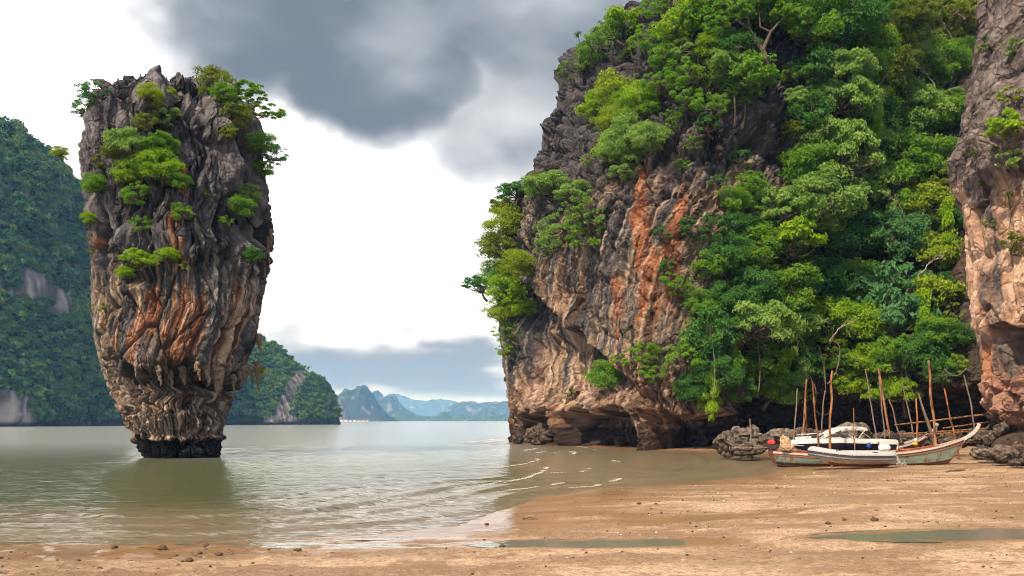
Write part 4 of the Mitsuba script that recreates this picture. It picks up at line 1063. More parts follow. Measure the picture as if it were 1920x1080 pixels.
# the wooded cove: the trees one can tell apart, largest first
COVE = [(1500, 60, 74, 'round', 'mid'), (1575, 50, 70, 'round', 'dark'), (1655, 40, 44, 'tall', 'olive'), (1660, 120, 44, 'tall', 'olive'), (1645, 195, 40, 'tall', 'olive'), (1720, 50, 70, 'round', 'mid'), (1790, 50, 56, 'round', 'olive'), (1440, 30, 56, 'round', 'mid'),
        (1510, 140, 50, 'round', 'dark'), (1560, 150, 54, 'umbrella', 'light'), (1730, 140, 70, 'round', 'light'), (1780, 130, 50, 'round', 'mid'), (1600, 110, 56, 'round', 'mid'),
        (1500, 225, 46, 'round', 'dark'), (1560, 205, 56, 'umbrella', 'light'), (1690, 215, 34, 'tall', 'olive'), (1745, 225, 62, 'round', 'light'), (1620, 225, 44, 'round', 'dark'), (1790, 215, 40, 'round', 'mid'),
        (1490, 320, 60, 'round', 'mid'), (1540, 290, 70, 'umbrella', 'light'), (1620, 300, 80, 'round', 'light'), (1700, 310, 66, 'round', 'mid'), (1760, 300, 50, 'round', 'mid'),
        (1440, 395, 52, 'umbrella', 'light'), (1490, 390, 80, 'round', 'light'), (1585, 370, 84, 'umbrella', 'light'), (1680, 370, 70, 'round', 'mid'), (1760, 390, 54, 'round', 'yellow'), (1795, 350, 40, 'open', 'olive'),
        (1400, 470, 56, 'round', 'mid'), (1450, 460, 60, 'umbrella', 'bright'), (1530, 460, 64, 'round', 'dark'), (1620, 450, 62, 'round', 'dark'), (1700, 460, 64, 'round', 'blue'), (1775, 470, 46, 'round', 'yellow'),
        (1390, 550, 52, 'round', 'dark'), (1440, 545, 64, 'round', 'mid'), (1520, 540, 66, 'round', 'dark'), (1600, 530, 60, 'round', 'mid'), (1690, 540, 74, 'umbrella', 'blue'), (1770, 550, 50, 'round', 'yellow'),
        (1320, 630, 56, 'round', 'dark'), (1390, 615, 70, 'umbrella', 'light'), (1455, 610, 56, 'round', 'light'), (1545, 600, 56, 'umbrella', 'bright'), (1640, 615, 54, 'round', 'bright'), (1715, 600, 66, 'umbrella', 'blue'), (1780, 620, 44, 'round', 'mid'),
        (1285, 670, 44, 'open', 'mid'), (1330, 700, 52, 'round', 'dark'), (1400, 680, 50, 'round', 'mid'), (1435, 725, 46, 'round', 'mid'), (1480, 680, 50, 'round', 'dark'), (1550, 655, 40, 'open', 'bright'), (1600, 670, 36, 'open', 'dark'), (1650, 680, 48, 'round', 'bright'), (1705, 670, 52, 'umbrella', 'mid'), (1760, 665, 48, 'round', 'dark'), (1650, 735, 28, 'round', 'bright'), (1700, 735, 40, 'umbrella', 'bright'), (1290, 730, 36, 'round', 'dark'), (1315, 745, 34, 'tall', 'bright'), (1365, 735, 40, 'open', 'dark'), (1500, 740, 26, 'open', 'mid'), (1580, 700, 24, 'open', 'mid'), (1785, 700, 34, 'open', 'dark'), (1350, 560, 44, 'round', 'dark'), (1350, 480, 44, 'round', 'dark'), (1370, 380, 34, 'round', 'mid'), (1350, 430, 30, 'open', 'dark')]
WORDS = {'bright': 'bright green', 'yellow': 'yellow-green', 'mid': 'mid green', 'light': 'pale green', 'dark': 'dark green', 'olive': 'olive', 'blue': 'blue-green'}
FORM = {'round': 'round-crowned', 'umbrella': 'flat-crowned', 'tall': 'tall creeper-draped', 'open': 'loose-leaved'}


def band(px, py):
    h = 'at the top' if py < 170 else 'in the upper part' if py < 340 else 'halfway up' if py < 520 else 'low' if py < 650 else 'at the bottom edge'
    w = 'left side' if px < 1440 else 'middle' if px < 1640 else 'right side'
    return h, w


for (a, b, r, sh_, hu) in COVE:
    h, w = band(a, b)
    lab = f'{WORDS[hu]} {FORM[sh_]} tree {h} of the cove, {w}' if h != 'low' and h != 'halfway up' else f'{WORDS[hu]} {FORM[sh_]} tree {h} in the cove, {w}'
    put(a, b, r, on_cliff, sh_, hu, lab, 'tree', group=f'{WORDS[hu]} {FORM[sh_]} cove trees', squash=(0.95 if sh_ != 'umbrella' else 1.2) * rv.uniform(0.9, 1.2), fwd=0.75, tilt=rv.uniform(-0.35, 0.35))
# creepers hanging in curtains, and bare dead boughs
for i, (a, b, r, hu, where) in enumerate([(1312, 735, 20, 'bright', 'over the cave at the left end of the cove'), (1345, 690, 17, 'mid', 'below the left trees of the cove'), (1478, 690, 17, 'light', 'left above the bent orange pole'), (1612, 560, 22, 'mid', 'in the middle of the cove'), (1765, 600, 22, 'bright', 'beside the buttress low in the cove'), (1690, 430, 22, 'light', 'halfway up the right side of the cove'), (1585, 245, 20, 'bright', 'in the upper middle of the cove'), (1655, 150, 24, 'olive', 'at the top of the cove below the skyline'), (1800, 420, 20, 'bright', 'along the left edge of the buttress'), (1440, 640, 20, 'bright', 'low on the left of the cove')]):
    q = on_cliff(a, b)
    R = r / F * q[0][1]
    k = grow('creeper', q[0] + q[1] * (2.0 if a > 1300 else 0.5), R, q[1], 'tall', hu, f'{WORDS[hu]} creeper curtain {where}', 'creeper', squash=2.5, trunk=False, tilt=0.0, size='big')
rdb = np.random.default_rng(63)
for i, (a, b, d_, where) in enumerate([(1640, 385, 1, 'under the pale crowns in the middle of the cove'), (1595, 395, -1, 'left of the middle of the cove'), (1720, 410, -1, 'right of the middle of the cove'), (1550, 640, 1, 'above the bent orange pole'), (1800, 90, -1, 'near the top left of the buttress'), (1780, 175, -1, 'beside the upper buttress'), (1520, 90, 1, 'near the top of the cove'), (1475, 430, 1, 'at the left of the cove'), (1660, 250, -1, 'among the olive trees of the cove'), (1750, 520, 1, 'low by the buttress')]):
    q = on_cliff(a, b)
    p0 = q[0] + q[1] * 2.6
    mm = []
    t_ = np.linspace(0, 1, 9)[:, None]
    e = p0 + np.array([d_ * 1.3, -0.5, 1.1])
    ln = p0 * (1 - t_) + e * t_ + np.array([0, 0, 0.3]) * np.sin(PI * t_) + rdb.normal(0, 0.04, (9, 3))
    mm.append(tube(ln, np.linspace(0.055, 0.018, 9), 6))
    for j in (3, 4, 6, 7):
        e2 = ln[j] + np.array([d_ * rdb.uniform(0.1, 0.7), rdb.uniform(-0.4, 0.1), rdb.uniform(0.2, 0.8)])
        l2 = ln[j] * (1 - t_) + e2 * t_ + rdb.normal(0, 0.025, (9, 3))
        mm.append(tube(l2, np.linspace(0.028, 0.008, 9), 5))
    k = thing('dead_branch', f'bare pale dead branch {where}', 'branch')
    scene[k] = mikit.ply(cat_mesh(mm), 'dead_wood', True)
# smaller growth between and behind them
rr = np.random.default_rng(77)
for k in range(150):
    a, b = rr.uniform(1390, 1815), rr.uniform(-60, 720)
    if a < 1480 and 150 < b < 400:
        continue
    hu = rr.choice(['dark', 'mid', 'bright', 'mid', 'olive', 'light'])
    h, w = band(a, b)
    put(a, b, rr.uniform(26, 48), on_cliff, rr.choice(['round', 'open', 'umbrella']), hu, f'{WORDS[hu]} undergrowth bush {h} {"in" if h in ("low", "halfway up") else "of"} the cove, {w}', 'bush', group=f'{WORDS[hu]} undergrowth bushes of the cove, {w}, {h}', fwd=0.25)
# on the buttress
for (a, b, r, sh_, hu, lab) in [(1895, 235, 40, 'round', 'bright', 'bright green bush on the grey buttress at the right edge'), (1900, 180, 26, 'open', 'yellow', 'yellow-green sprigs above the bright buttress bush'), (1905, 90, 26, 'open', 'light', 'pale bush high on the buttress'), (1900, 300, 30, 'open', 'light', 'pale sprigs below the bright buttress bush'), (1905, 455, 28, 'open', 'olive', 'olive bush on the pink face of the buttress'), (1800, 20, 24, 'open', 'olive', 'olive bush on the top left of the buttress'), (1850, 90, 14, 'open', 'light', 'small tuft on the grey buttress'), (1860, 420, 14, 'open', 'light', 'thin sprig at the top of the pink buttress face')]:
    put(a, b, r, on_buttress, sh_, hu, lab, 'bush', fwd=0.35)
for (a, b, r) in [(1870, 285, 16), (1840, 350, 14), (1890, 370, 16), (1830, 290, 12), (1850, 70, 10)]:
    p, out, _ = on_buttress(a, b)
    spiky(p + out * 0.15, r / F * p[1], out, 'pale spiky rosette plant on the rock of the buttress', 'spiky plants on the buttress')

# the forked bare-limbed tree above the hollow
k = thing('forked_tree', 'large forked tree with bare pale limbs above the dark hollow', 'tree')
p, out, _ = on_cliff(1440, 150)
Yb = p[1] - 2.0
pts = {'base': (1442, 145), 'fork': (1430, 95), 'l1': (1405, 55), 'l2': (1372, 30), 'r1': (1445, 60), 'r2': (1478, 22), 'm1': (1425, 50), 'm2': (1400, 5)}
q = {n: at(v[0], v[1], Yb + (0.5 if n == 'base' else 0)) for n, v in pts.items()}
bt = [tube([q['base'], (q['base'] + q['fork']) / 2 + [0.1, 0, 0], q['fork']], [0.28, 0.22, 0.17], 8), tube([q['fork'], q['l1'], q['l2']], [0.15, 0.11, 0.05], 7), tube([q['fork'], q['r1'], q['r2']], [0.14, 0.09, 0.04], 7), tube([q['l1'], q['m2']], [0.08, 0.03], 6), tube([q['r1'], q['m1'], q['m2'] + [0.7, 0, 0]], [0.07, 0.05, 0.03], 6)]
obj('trunk', cat_mesh(bt), 'bark', k, True)
lv, tn = [], []
for (a, b, r_) in [(1372, 20, 40), (1420, -10, 40), (1480, 10, 44), (1340, 50, 30), (1450, -30, 50), (1500, 40, 30)]:
    (v, f), tone, _, _ = crown_mesh('open', int(a * 3 + b), 24, 70, 0.13)
    lv.append((v * r_ / F * Yb + at(a, b, Yb), f))
    tn.append(tone)
obj('crown', cat_mesh(lv), 'leaf', k, color=lerp3(*HUES['mid'], np.concatenate(tn)))

# forests of the far hills: one mass each
for hi, ((Vh, Dh, THh, bm), rad, count) in enumerate(hills):
    r = np.random.default_rng(500 + hi)
    for i in range(3):
        (v, f), tone, cl, rd = crown_mesh('round', 520 + i + 10 * hi, 15, 26, 0.30)
        scene[f'far_crown_{hi}_{i}'] = {'type': 'shapegroup', 'leaves': mikit.ply((v, f), 'far_leaf', False, color=lerp3(*[((0.045, 0.12, 0.035), (0.14, 0.28, 0.07)), ((0.085, 0.17, 0.035), (0.22, 0.34, 0.075)), ((0.03, 0.09, 0.035), (0.085, 0.20, 0.06))][i], tone))}
    ok = np.where((bm < 0.42 + 0.40 * r.random(len(bm)) ** 3) & (Dh[:, 1] < 0.55) & (Vh[:, 2] > 3.0) & (np.abs(THh) < 1.75))[0]
    w = np.ones(len(ok))
    pts = Vh[ok]
    sel, grid = [], {}
    for i in r.permutation(len(ok)):
        p = pts[i]
        key = tuple((p // (rad * 1.15)).astype(int))
        if key in grid:
            continue
        grid[key] = 1
        sel.append(i)
    labels[f'hill_forest{"_001" if hi else ""}'] = {'kind': 'stuff', 'label': ['dense green forest covering the steep hill at the left edge', 'dense green forest covering the smaller hill beside the stack'][hi], 'category': 'forest'}
    name = f'hill_forest{"_001" if hi else ""}'
    for n, i in enumerate(sel):
        M = np.eye(4)
        R = rad * r.uniform(0.65, 1.35)
        M[:3, :3] = rotz(r.uniform(0, 6.3)) @ np.diag([R, R, R * r.uniform(0.75, 1.1)])
        M[:3, 3] = pts[i] + Dh[ok[i]] * R * 0.15 + np.array([0, 0, 0.3 * R])
        inst(f'{name}__{n:04d}', f'far_crown_{hi}_{r.integers(3)}', M)
print('far crowns', sum(k.startswith('hill_forest') for k in scene))
# ------------------------------------------------------------------ boulders and stones
scene['oyster_rock'] = {'type': 'bumpmap', 'arbitrary': proc(lambda p, n, uv: tfbm(p.x * 13, p.y * 13, p.z * 13, 3), 0.008), 'scale': 0.10,
                        'bsdf': {'type': 'principled', 'base_color': VC, 'roughness': 0.9, 'specular': 0.2}}


def boulder_mesh(w, d, h, seed, sub=4, crust=1.0):
    m = trimesh.creation.icosphere(subdivisions=sub)
    v = np.array(m.vertices)
    q = v * np.array([w, d, h]) / 2
    so = (seed % 89) * 1.3
    k, _ = slabs(q + so, (0.38 * w, 0.38 * d, 0.42 * h), seed, 0.09 * min(w, h), 1.2, 0.07 * min(w, h), 0.16)
    rough = ridged(q * 3.2 + so, 4, seed) - 0.5
    cr = ridged(q * 9 + so, 2, seed + 1) - 0.5
    q = q + v * (k + 0.13 * min(w, h, 1.2) * 2.2 * (nfbm(q * 1.5 + so, 3, seed) - 0.5) + 0.12 * rough + 0.05 * crust * cr)[:, None]
    f = nfbm(q * 6 + so, 3, seed + 2)
    f2 = nfbm(q * 17 + so, 2, seed + 3)
    return q, np.array(m.faces), f, f2


def boulder(px, py, w, h, Y, label, tone='brown', sub=4, name='boulder', group=None, cat='boulder'):
    """A boulder seen at this place: centre column, centre row, width and height in photo pixels at distance Y."""
    k = Y / F
    q, f, a, b = boulder_mesh(w * k * 0.96, w * k * 0.75, h * k * 0.98, int(px * 3 + py), sub)
    c = at(px, py, Y)
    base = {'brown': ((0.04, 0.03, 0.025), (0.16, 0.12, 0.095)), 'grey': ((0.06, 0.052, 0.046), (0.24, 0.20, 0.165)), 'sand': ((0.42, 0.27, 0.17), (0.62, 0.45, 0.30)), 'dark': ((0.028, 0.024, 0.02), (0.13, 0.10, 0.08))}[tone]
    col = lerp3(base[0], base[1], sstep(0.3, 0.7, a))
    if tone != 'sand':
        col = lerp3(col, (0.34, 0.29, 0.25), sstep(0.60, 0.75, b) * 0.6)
    return single(name, (q + c, f), 'oyster_rock', label, cat, group, True, color=col)


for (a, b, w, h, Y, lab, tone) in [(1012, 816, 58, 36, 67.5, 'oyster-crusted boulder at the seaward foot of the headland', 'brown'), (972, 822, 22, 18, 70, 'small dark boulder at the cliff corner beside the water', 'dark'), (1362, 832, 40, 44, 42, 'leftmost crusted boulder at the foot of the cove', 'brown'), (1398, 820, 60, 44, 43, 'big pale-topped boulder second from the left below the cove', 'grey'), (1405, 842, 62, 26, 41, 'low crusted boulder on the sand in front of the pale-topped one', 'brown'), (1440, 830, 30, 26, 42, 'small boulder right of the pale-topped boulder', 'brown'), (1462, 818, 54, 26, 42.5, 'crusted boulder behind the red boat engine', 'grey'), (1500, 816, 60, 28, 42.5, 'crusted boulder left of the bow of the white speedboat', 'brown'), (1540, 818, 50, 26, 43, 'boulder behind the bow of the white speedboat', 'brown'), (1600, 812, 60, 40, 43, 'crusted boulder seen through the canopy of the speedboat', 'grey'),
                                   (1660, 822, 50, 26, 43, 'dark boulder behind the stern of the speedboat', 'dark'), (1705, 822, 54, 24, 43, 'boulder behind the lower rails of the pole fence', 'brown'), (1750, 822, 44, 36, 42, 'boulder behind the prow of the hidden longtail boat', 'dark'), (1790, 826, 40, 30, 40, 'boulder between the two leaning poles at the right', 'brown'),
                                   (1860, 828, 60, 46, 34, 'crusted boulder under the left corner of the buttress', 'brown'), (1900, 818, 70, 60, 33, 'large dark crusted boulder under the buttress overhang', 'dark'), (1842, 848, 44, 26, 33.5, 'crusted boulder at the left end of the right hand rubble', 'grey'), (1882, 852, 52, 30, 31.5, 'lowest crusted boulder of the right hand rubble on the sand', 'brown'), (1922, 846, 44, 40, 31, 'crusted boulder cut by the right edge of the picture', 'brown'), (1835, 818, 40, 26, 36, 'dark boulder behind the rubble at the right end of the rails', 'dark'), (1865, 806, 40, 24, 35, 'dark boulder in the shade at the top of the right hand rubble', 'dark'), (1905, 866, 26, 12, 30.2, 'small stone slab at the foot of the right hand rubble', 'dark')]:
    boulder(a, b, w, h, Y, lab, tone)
boulder(1472, 829, 17, 23, 35.4, 'pale sandy-orange block standing behind the red boat engine', 'sand', 4)
boulder(1475, 838, 22, 12, 35.0, 'small sandy stone under the pale sandy-orange block', 'sand', 3)

scene['stone_surface'] = {'type': 'principled', 'base_color': VC, 'roughness': 0.9, 'specular': 0.2}
SM = []
for i in range(5):
    m = trimesh.creation.icosphere(subdivisions=3)
    v = np.array(m.vertices)
    kk, _ = slabs(v + i * 9, (0.8, 0.8, 0.8), 400 + i, 0.14, 1.0, 0.05, 0.1)
    v = v * (1 + kk + 0.5 * (nfbm(v * 1.7 + i * 5, 4, 410 + i) - .5))[:, None] * np.array([1, 0.8, 0.62])
    SM.append(mikit.ply((v, np.array(m.faces)), 'stone_surface', True, color=lerp3((0.05, 0.034, 0.024), (0.16, 0.105, 0.07), nfbm(v * 2.5 + i, 3, 420 + i))))
rst = np.random.default_rng(91)


def stone(px, py, w, label, group=None, flat=1.0):
    p = on_ground(px, py)
    R = w / 2 / F * p[1]
    M = np.eye(4)
    M[:3, :3] = rotz(rst.uniform(0, 6.3)) @ np.diag([R, R, R * flat])
    M[:3, 3] = p + np.array([0, 0, 0.28 * R * flat])
    k = thing('stone', label, 'stone', group)
    scene[k] = {**SM[rst.integers(5)], 'to_world': T(M)}


for (a, b, w, lab) in [(305, 1031, 22, 'largest dark flat stone on the wet sand below the stack'), (385, 1025, 14, 'dark stone right of the largest flat stone'), (558, 1037, 20, 'dark block of stone beside the thin white water film'), (355, 1052, 14, 'dark flat stone in the lower left sand'), (245, 1058, 10, 'small dark stone left of the flat stone'), (187, 1068, 12, 'dark stone near the bottom left edge'), (68, 1066, 10, 'leftmost small dark stone by the bottom edge'), (410, 1042, 18, 'flat dark stone left of the block'), (624, 1039, 10, 'small stone right of the dark block'), (215, 1028, 12, 'dark stone at the waterline on the left'), (942, 1025, 12, 'small brown stone left of the puddle'), (913, 984, 8, 'small dark stone in the wet sheen'), (1640, 977, 14, 'brown stone on the pale sand bar'), (1552, 983, 12, 'brown stone left of the one on the sand bar'), (942, 944, 7, 'pebble near the water by the edge of the sheen'), (1198, 945, 8, 'dark pebble alone on the middle sand'), (1240, 963, 7, 'dark pebble right of the middle of the beach')]:
    stone(a, b, w, lab)
for i in range(72):
    if i < 46:
        a, b = rst.uniform(0, 620), rst.uniform(1024, 1078)
    else:
        a, b = rst.uniform(620, 1915), rst.uniform(915, 1076)
    p = on_ground(a, b)
    if p[2] < 0.03 or min(np.hypot((p[0] - q['c'][0]) / q['a'], (p[1] - q['c'][1]) / q['b']) for q in PUD) < 1.7:
        continue
    stone(a, b, rst.uniform(3.5, 9), 'small dark stone scattered on the left foreground sand' if i < 46 else 'small dark pebble scattered over the open beach', 'small stones on the left foreground sand' if i < 46 else 'pebbles on the open beach', rst.uniform(0.5, 1.0))
# grit and shell bits
gp = []
r = np.random.default_rng(95)
n = 3600
gxy = np.stack([r.uniform(-9, 17, n), r.uniform(8.5, 31, n)], -1)
gh = ground(gxy[:, 0], gxy[:, 1])
ok = (gh > 0.04) & (np.min([np.hypot((gxy[:, 0] - q['c'][0]) / q['a'], (gxy[:, 1] - q['c'][1]) / q['b']) for q in PUD], axis=0) > 1.6) & (nfbm(np.stack([gxy[:, 0] * .5, gxy[:, 1] * .9, gh * 0], -1), 3, 96) > 0.42)
gxy, gh = gxy[ok], gh[ok]
ov, of = vf(trimesh.creation.icosahedron())
sz_ = 0.006 + 0.018 * r.random(len(gh)) ** 2.5
gv = (ov[None] * sz_[:, None, None] * np.array([1.2, 1.2, 0.7]) * r.uniform(0.7, 1.3, (len(gh), 12, 1))) + np.stack([gxy[:, 0], gxy[:, 1], gh + 0.3 * sz_], -1)[:, None]
gt = np.where(r.random(len(gh)) < 0.15, 1.0, 0.0)
struct('grit', (gv.reshape(-1, 3), (of[None] + 12 * np.arange(len(gh))[:, None, None]).reshape(-1, 3)), 'stone_surface', False, kind='stuff', label='grit and shell bits strewn over the sand', color=np.repeat(lerp3((0.09, 0.06, 0.04), (0.6, 0.55, 0.48), gt) * r.uniform(0.6, 1.3, (len(gh), 1)), 12, axis=0))
labels['grit']['category'] = 'grit'


def stick(pts, rad, label, name='driftwood', cat='driftwood'):
    k = thing(name, label, cat)
    scene[k] = mikit.ply(tube(pts, rad, 7), 'grey_pole_wood', True)


p, q = on_ground(1774, 886), on_ground(1809, 882)
stick([p + [0, 0, .03], (p + q) / 2 + [0, 0, .05], q + [0, 0, .03]], [0.035, 0.04, 0.03], 'dark driftwood stick lying on the sand in front of the longtail bow')
p, q = on_ground(980, 974), on_ground(1008, 974)
stick([p + [0, 0, .02], (p + q) / 2 + [0, 0, .06], q + [0, 0, .02]], [0.02, 0.03, 0.015], 'twisted dark twig on the sand by the edge of the sheen')
p, q = on_ground(1368, 852), on_ground(1440, 845)
stick([p + [0, 0, .05], (p + q) / 2 + [0, 0, .12], q + [0, 0, .1]], [0.05, 0.05, 0.04], 'long thin log lying in front of the crusted boulders')
p, q = on_ground(0, 1076), on_ground(16, 1075)
stick([p + [-.1, 0, .02], q + [0, 0, .02]], [0.012, 0.010], 'thin twig at the bottom left corner of the sand')

# ------------------------------------------------------------------ foam along the wavelets
scene['foam_white'] = {'type': 'diffuse', 'reflectance': rgb(0.48, 0.46, 0.42)}
fo = []
r = np.random.default_rng(97)
for line, wd in [([(900, 916), (953, 907), (987, 900), (1017, 887), (1030, 878)], .8), ([(960, 923), (1007, 917), (1050, 910), (1077, 905)], .8), ([(1040, 889), (1080, 888), (1107, 881)], .6), ([(1053, 918), (1097, 917), (1125, 912)], .7), ([(1137, 908), (1167, 900)], .6), ([(1147, 865), (1173, 870)], .4), ([(1083, 838), (1120, 845)], 1.0), ([(1005, 851), (1024, 848)], 1.0), ([(1040, 850), (1077, 848), (1073, 855)], .8), ([(847, 927), (907, 914), (948, 905)], .35), ([(985, 846), (1010, 842)], .8), ([(930, 880), (985, 872), (1010, 862)], .5)]:
    w = np.array([[X(a, EYE / (b - 788) * F), EYE / (b - 788) * F] for a, b in line])
    t = np.concatenate([[0], np.cumsum(np.linalg.norm(np.diff(w, axis=0), axis=1))])
    n = int(t[-1] * 330 * wd)
    u = r.uniform(0, t[-1], n)
    back = r.exponential(0.06, n)
    keep = nfbm(np.stack([u * 1.1, back * 1.5, u * 0 + n], -1), 3, 99) > 0.40 + 0.5 * back
    u, back = u[keep], back[keep]
    c = np.stack([PchipInterpolator(t, w[:, k])(u) for k in (0, 1)], -1)
    c += 0.35 * (nfbm(np.stack([u * 0.9, u * 0, u * 0 + n], -1), 3, 98)[:, None] - .5) + back[:, None] * np.array([[-0.9, 0.45]]) + r.normal(0, 0.018, (len(u), 2))
    for (cx_, cy_), bk in zip(c, back):
        m_ = 5
        a = np.sort(r.uniform(0, 2 * PI, m_))
        R = r.uniform(0.004, 0.015) * (1 - 0.5 * min(bk / 0.5, 1))
        ring = np.stack([cx_ + np.cos(a) * R * 1.5, cy_ + np.sin(a) * R, 0.055 + 0 * a], -1)
        fo.append((np.vstack([ring, [[cx_, cy_, 0.065]]]), [[i, (i + 1) % m_, m_] for i in range(m_)]))
struct('foam', cat_mesh(fo), 'foam_white', False, kind='stuff', label='white foam along the breaking wavelets')
labels['foam']['category'] = 'foam'

# ------------------------------------------------------------------ boats
def paint(c1, c2, rough=0.5, f=(3, 3, 9), rust=None, spec=0.4):
    def fn(p, n, uv):
        c = tmix(c1, c2, tfbm(p.x * f[0], p.y * f[1], p.z * f[2], 3))
        if rust is not None:
            c = tmix(c, rust, tstep(0.57, 0.66, tfbm(p.x * 7.5 + 7, p.y * 7.5, p.z * 2.4, 4)) * 0.8)
        return c
    return {'type': 'twosided', 'bsdf': {'type': 'principled', 'base_color': proc(fn), 'roughness': rough, 'specular': spec}}


scene['hull_paint'] = paint((0.17, 0.235, 0.195), (0.33, 0.40, 0.34), 0.6, rust=(0.23, 0.10, 0.04))
scene['white_paint'] = paint((0.46, 0.46, 0.46), (0.64, 0.64, 0.63), 0.4)
scene['red_wood'] = paint((0.30, 0.075, 0.035), (0.52, 0.17, 0.085), 0.55, (2, 9, 9))
scene['brown_wood'] = paint((0.11, 0.05, 0.03), (0.24, 0.105, 0.06), 0.7, (2, 9, 9))
scene['pink_paint'] = paint((0.55, 0.30, 0.33), (0.68, 0.48, 0.49), 0.5)
scene['dark_bottom'] = paint((0.035, 0.02, 0.014), (0.11, 0.055, 0.03), 0.7)
scene['grey_rubber'] = paint((0.38, 0.39, 0.42), (0.47, 0.48, 0.51), 0.55, (1, 1, 1))
scene['dark_rubber'] = paint((0.04, 0.035, 0.04), (0.06, 0.05, 0.06), 0.6, (1, 1, 1))
scene['cream_gel'] = paint((0.62, 0.47, 0.26), (0.70, 0.54, 0.32), 0.4, (1, 1, 1))
scene['rust_red'] = paint((0.22, 0.05, 0.025), (0.34, 0.09, 0.04), 0.6)
scene['navy_gel'] = paint((0.012, 0.013, 0.03), (0.02, 0.02, 0.045), 0.25, (1, 1, 1))
scene['bright_red'] = paint((0.55, 0.03, 0.03), (0.68, 0.06, 0.05), 0.4, (1, 1, 1))
scene['black_metal'] = {'type': 'principled', 'base_color': rgb(0.03, 0.03, 0.035), 'roughness': 0.45, 'specular': 0.5}
scene['steel'] = {'type': 'principled', 'base_color': rgb(0.6, 0.6, 0.6), 'roughness': 0.4, 'metallic': 0.6}
scene['canvas'] = {'type': 'twosided', 'bsdf': {'type': 'diffuse', 'reflectance': rgb(0.62, 0.61, 0.61)}}
scene['pane_glass'] = {'type': 'thindielectric'}
scene['clear_wrap'] = {'type': 'twosided', 'bsdf': {'type': 'principled', 'base_color': rgb(0.72, 0.71, 0.70), 'roughness': 0.35, 'specular': 0.5}}
scene['rope_fibre'] = {'type': 'diffuse', 'reflectance': rgb(0.42, 0.34, 0.24)}
scene['blue_plastic'] = {'type': 'principled', 'base_color': rgb(0.02, 0.05, 0.30), 'roughness': 0.4}
scene['yellow_plastic'] = {'type': 'principled', 'base_color': rgb(0.75, 0.50, 0.03), 'roughness': 0.4}


class Frame:
    """Local boat axes: x forward, y to port, z up; placed with the keel's stern end at p."""

    def __init__(self, p, yaw, heel=0.0):
        self.p, self.R = np.asarray(p, float), rotz(yaw) @ np.array([[1, 0, 0], [0, math.cos(heel), -math.sin(heel)], [0, math.sin(heel), math.cos(heel)]])

    def __call__(self, m):
        return np.asarray(m[0]) @ self.R.T + self.p, m[1]


def hull_skin(st, inset=0.0, floor=None, nv=14, steps=0, v0=0.0, v1=1.0):
    """st: rows (x at keel, x at sheer, half beam, z keel, z sheer); both sides as one skin, open on top."""
    st = np.asarray(st, float)
    vv = np.linspace(v0, v1, nv)
    side = []
    for v in vv:
        x = st[:, 0] * (1 - v) + st[:, 1] * v
        y = np.maximum(st[:, 2] - inset, 0.0) * (v ** 0.5)
        z = st[:, 3] + (st[:, 4] - st[:, 3]) * v ** 1.25 + (inset * (1 - v))
        if steps:
            y = y + np.minimum(st[:, 2], 0.05) / 0.05 * 0.016 * (1 - (v * steps) % 1.0)
        if floor is not None:
            z = np.maximum(z, floor)
        side.append(np.stack([x, y, z], -1))
    side = np.array(side)
    mir = side * np.array([1, -1, 1])
    full = np.concatenate([mir[::-1], side]) if v0 == 0 else None
    if full is not None:
        return full.reshape(-1, 3), grid_faces(len(full), len(st))
    a = (mir[::-1].reshape(-1, 3), grid_faces(nv, len(st)))
    b = (side.reshape(-1, 3), grid_faces(nv, len(st)))
    return cat_mesh([a, b])


def sheer_line(st, v=1.0, out=0.0, up=0.0, sgn=1):
    st = np.asarray(st, float)
    x = st[:, 0] * (1 - v) + st[:, 1] * v
    return np.stack([x, sgn * (st[:, 2] * v ** 0.5 + out), st[:, 3] + (st[:, 4] - st[:, 3]) * v ** 1.25 + up], -1)


def resample(ctrl, n):
    c = np.asarray(ctrl, float)
    t = np.linspace(0, 1, len(c))
    return np.stack([PchipInterpolator(t, c[:, k])(np.linspace(0, 1, n)) for k in range(c.shape[1])], -1)


def strip(pts, w, h):
    """A flat rail of section w x h following the points."""
    pts = np.asarray(pts, float)
    t = unit(np.gradient(pts, axis=0))
    sd_ = unit(np.cross(t, [0, 0, 1.0]))
    up_ = np.cross(sd_, t)
    ring = np.stack([pts + sd_ * a * w / 2 + up_ * b * h / 2 for a, b in ((-1, -1), (1, -1), (1, 1), (-1, 1))], 1)
    v = ring.reshape(-1, 3)
    n = len(pts)
    return v, np.vstack([grid_faces(n, 4, True), [[0, 1, 2], [0, 2, 3]], [[4 * n - 4, 4 * n - 2, 4 * n - 3], [4 * n - 4, 4 * n - 1, 4 * n - 2]]])


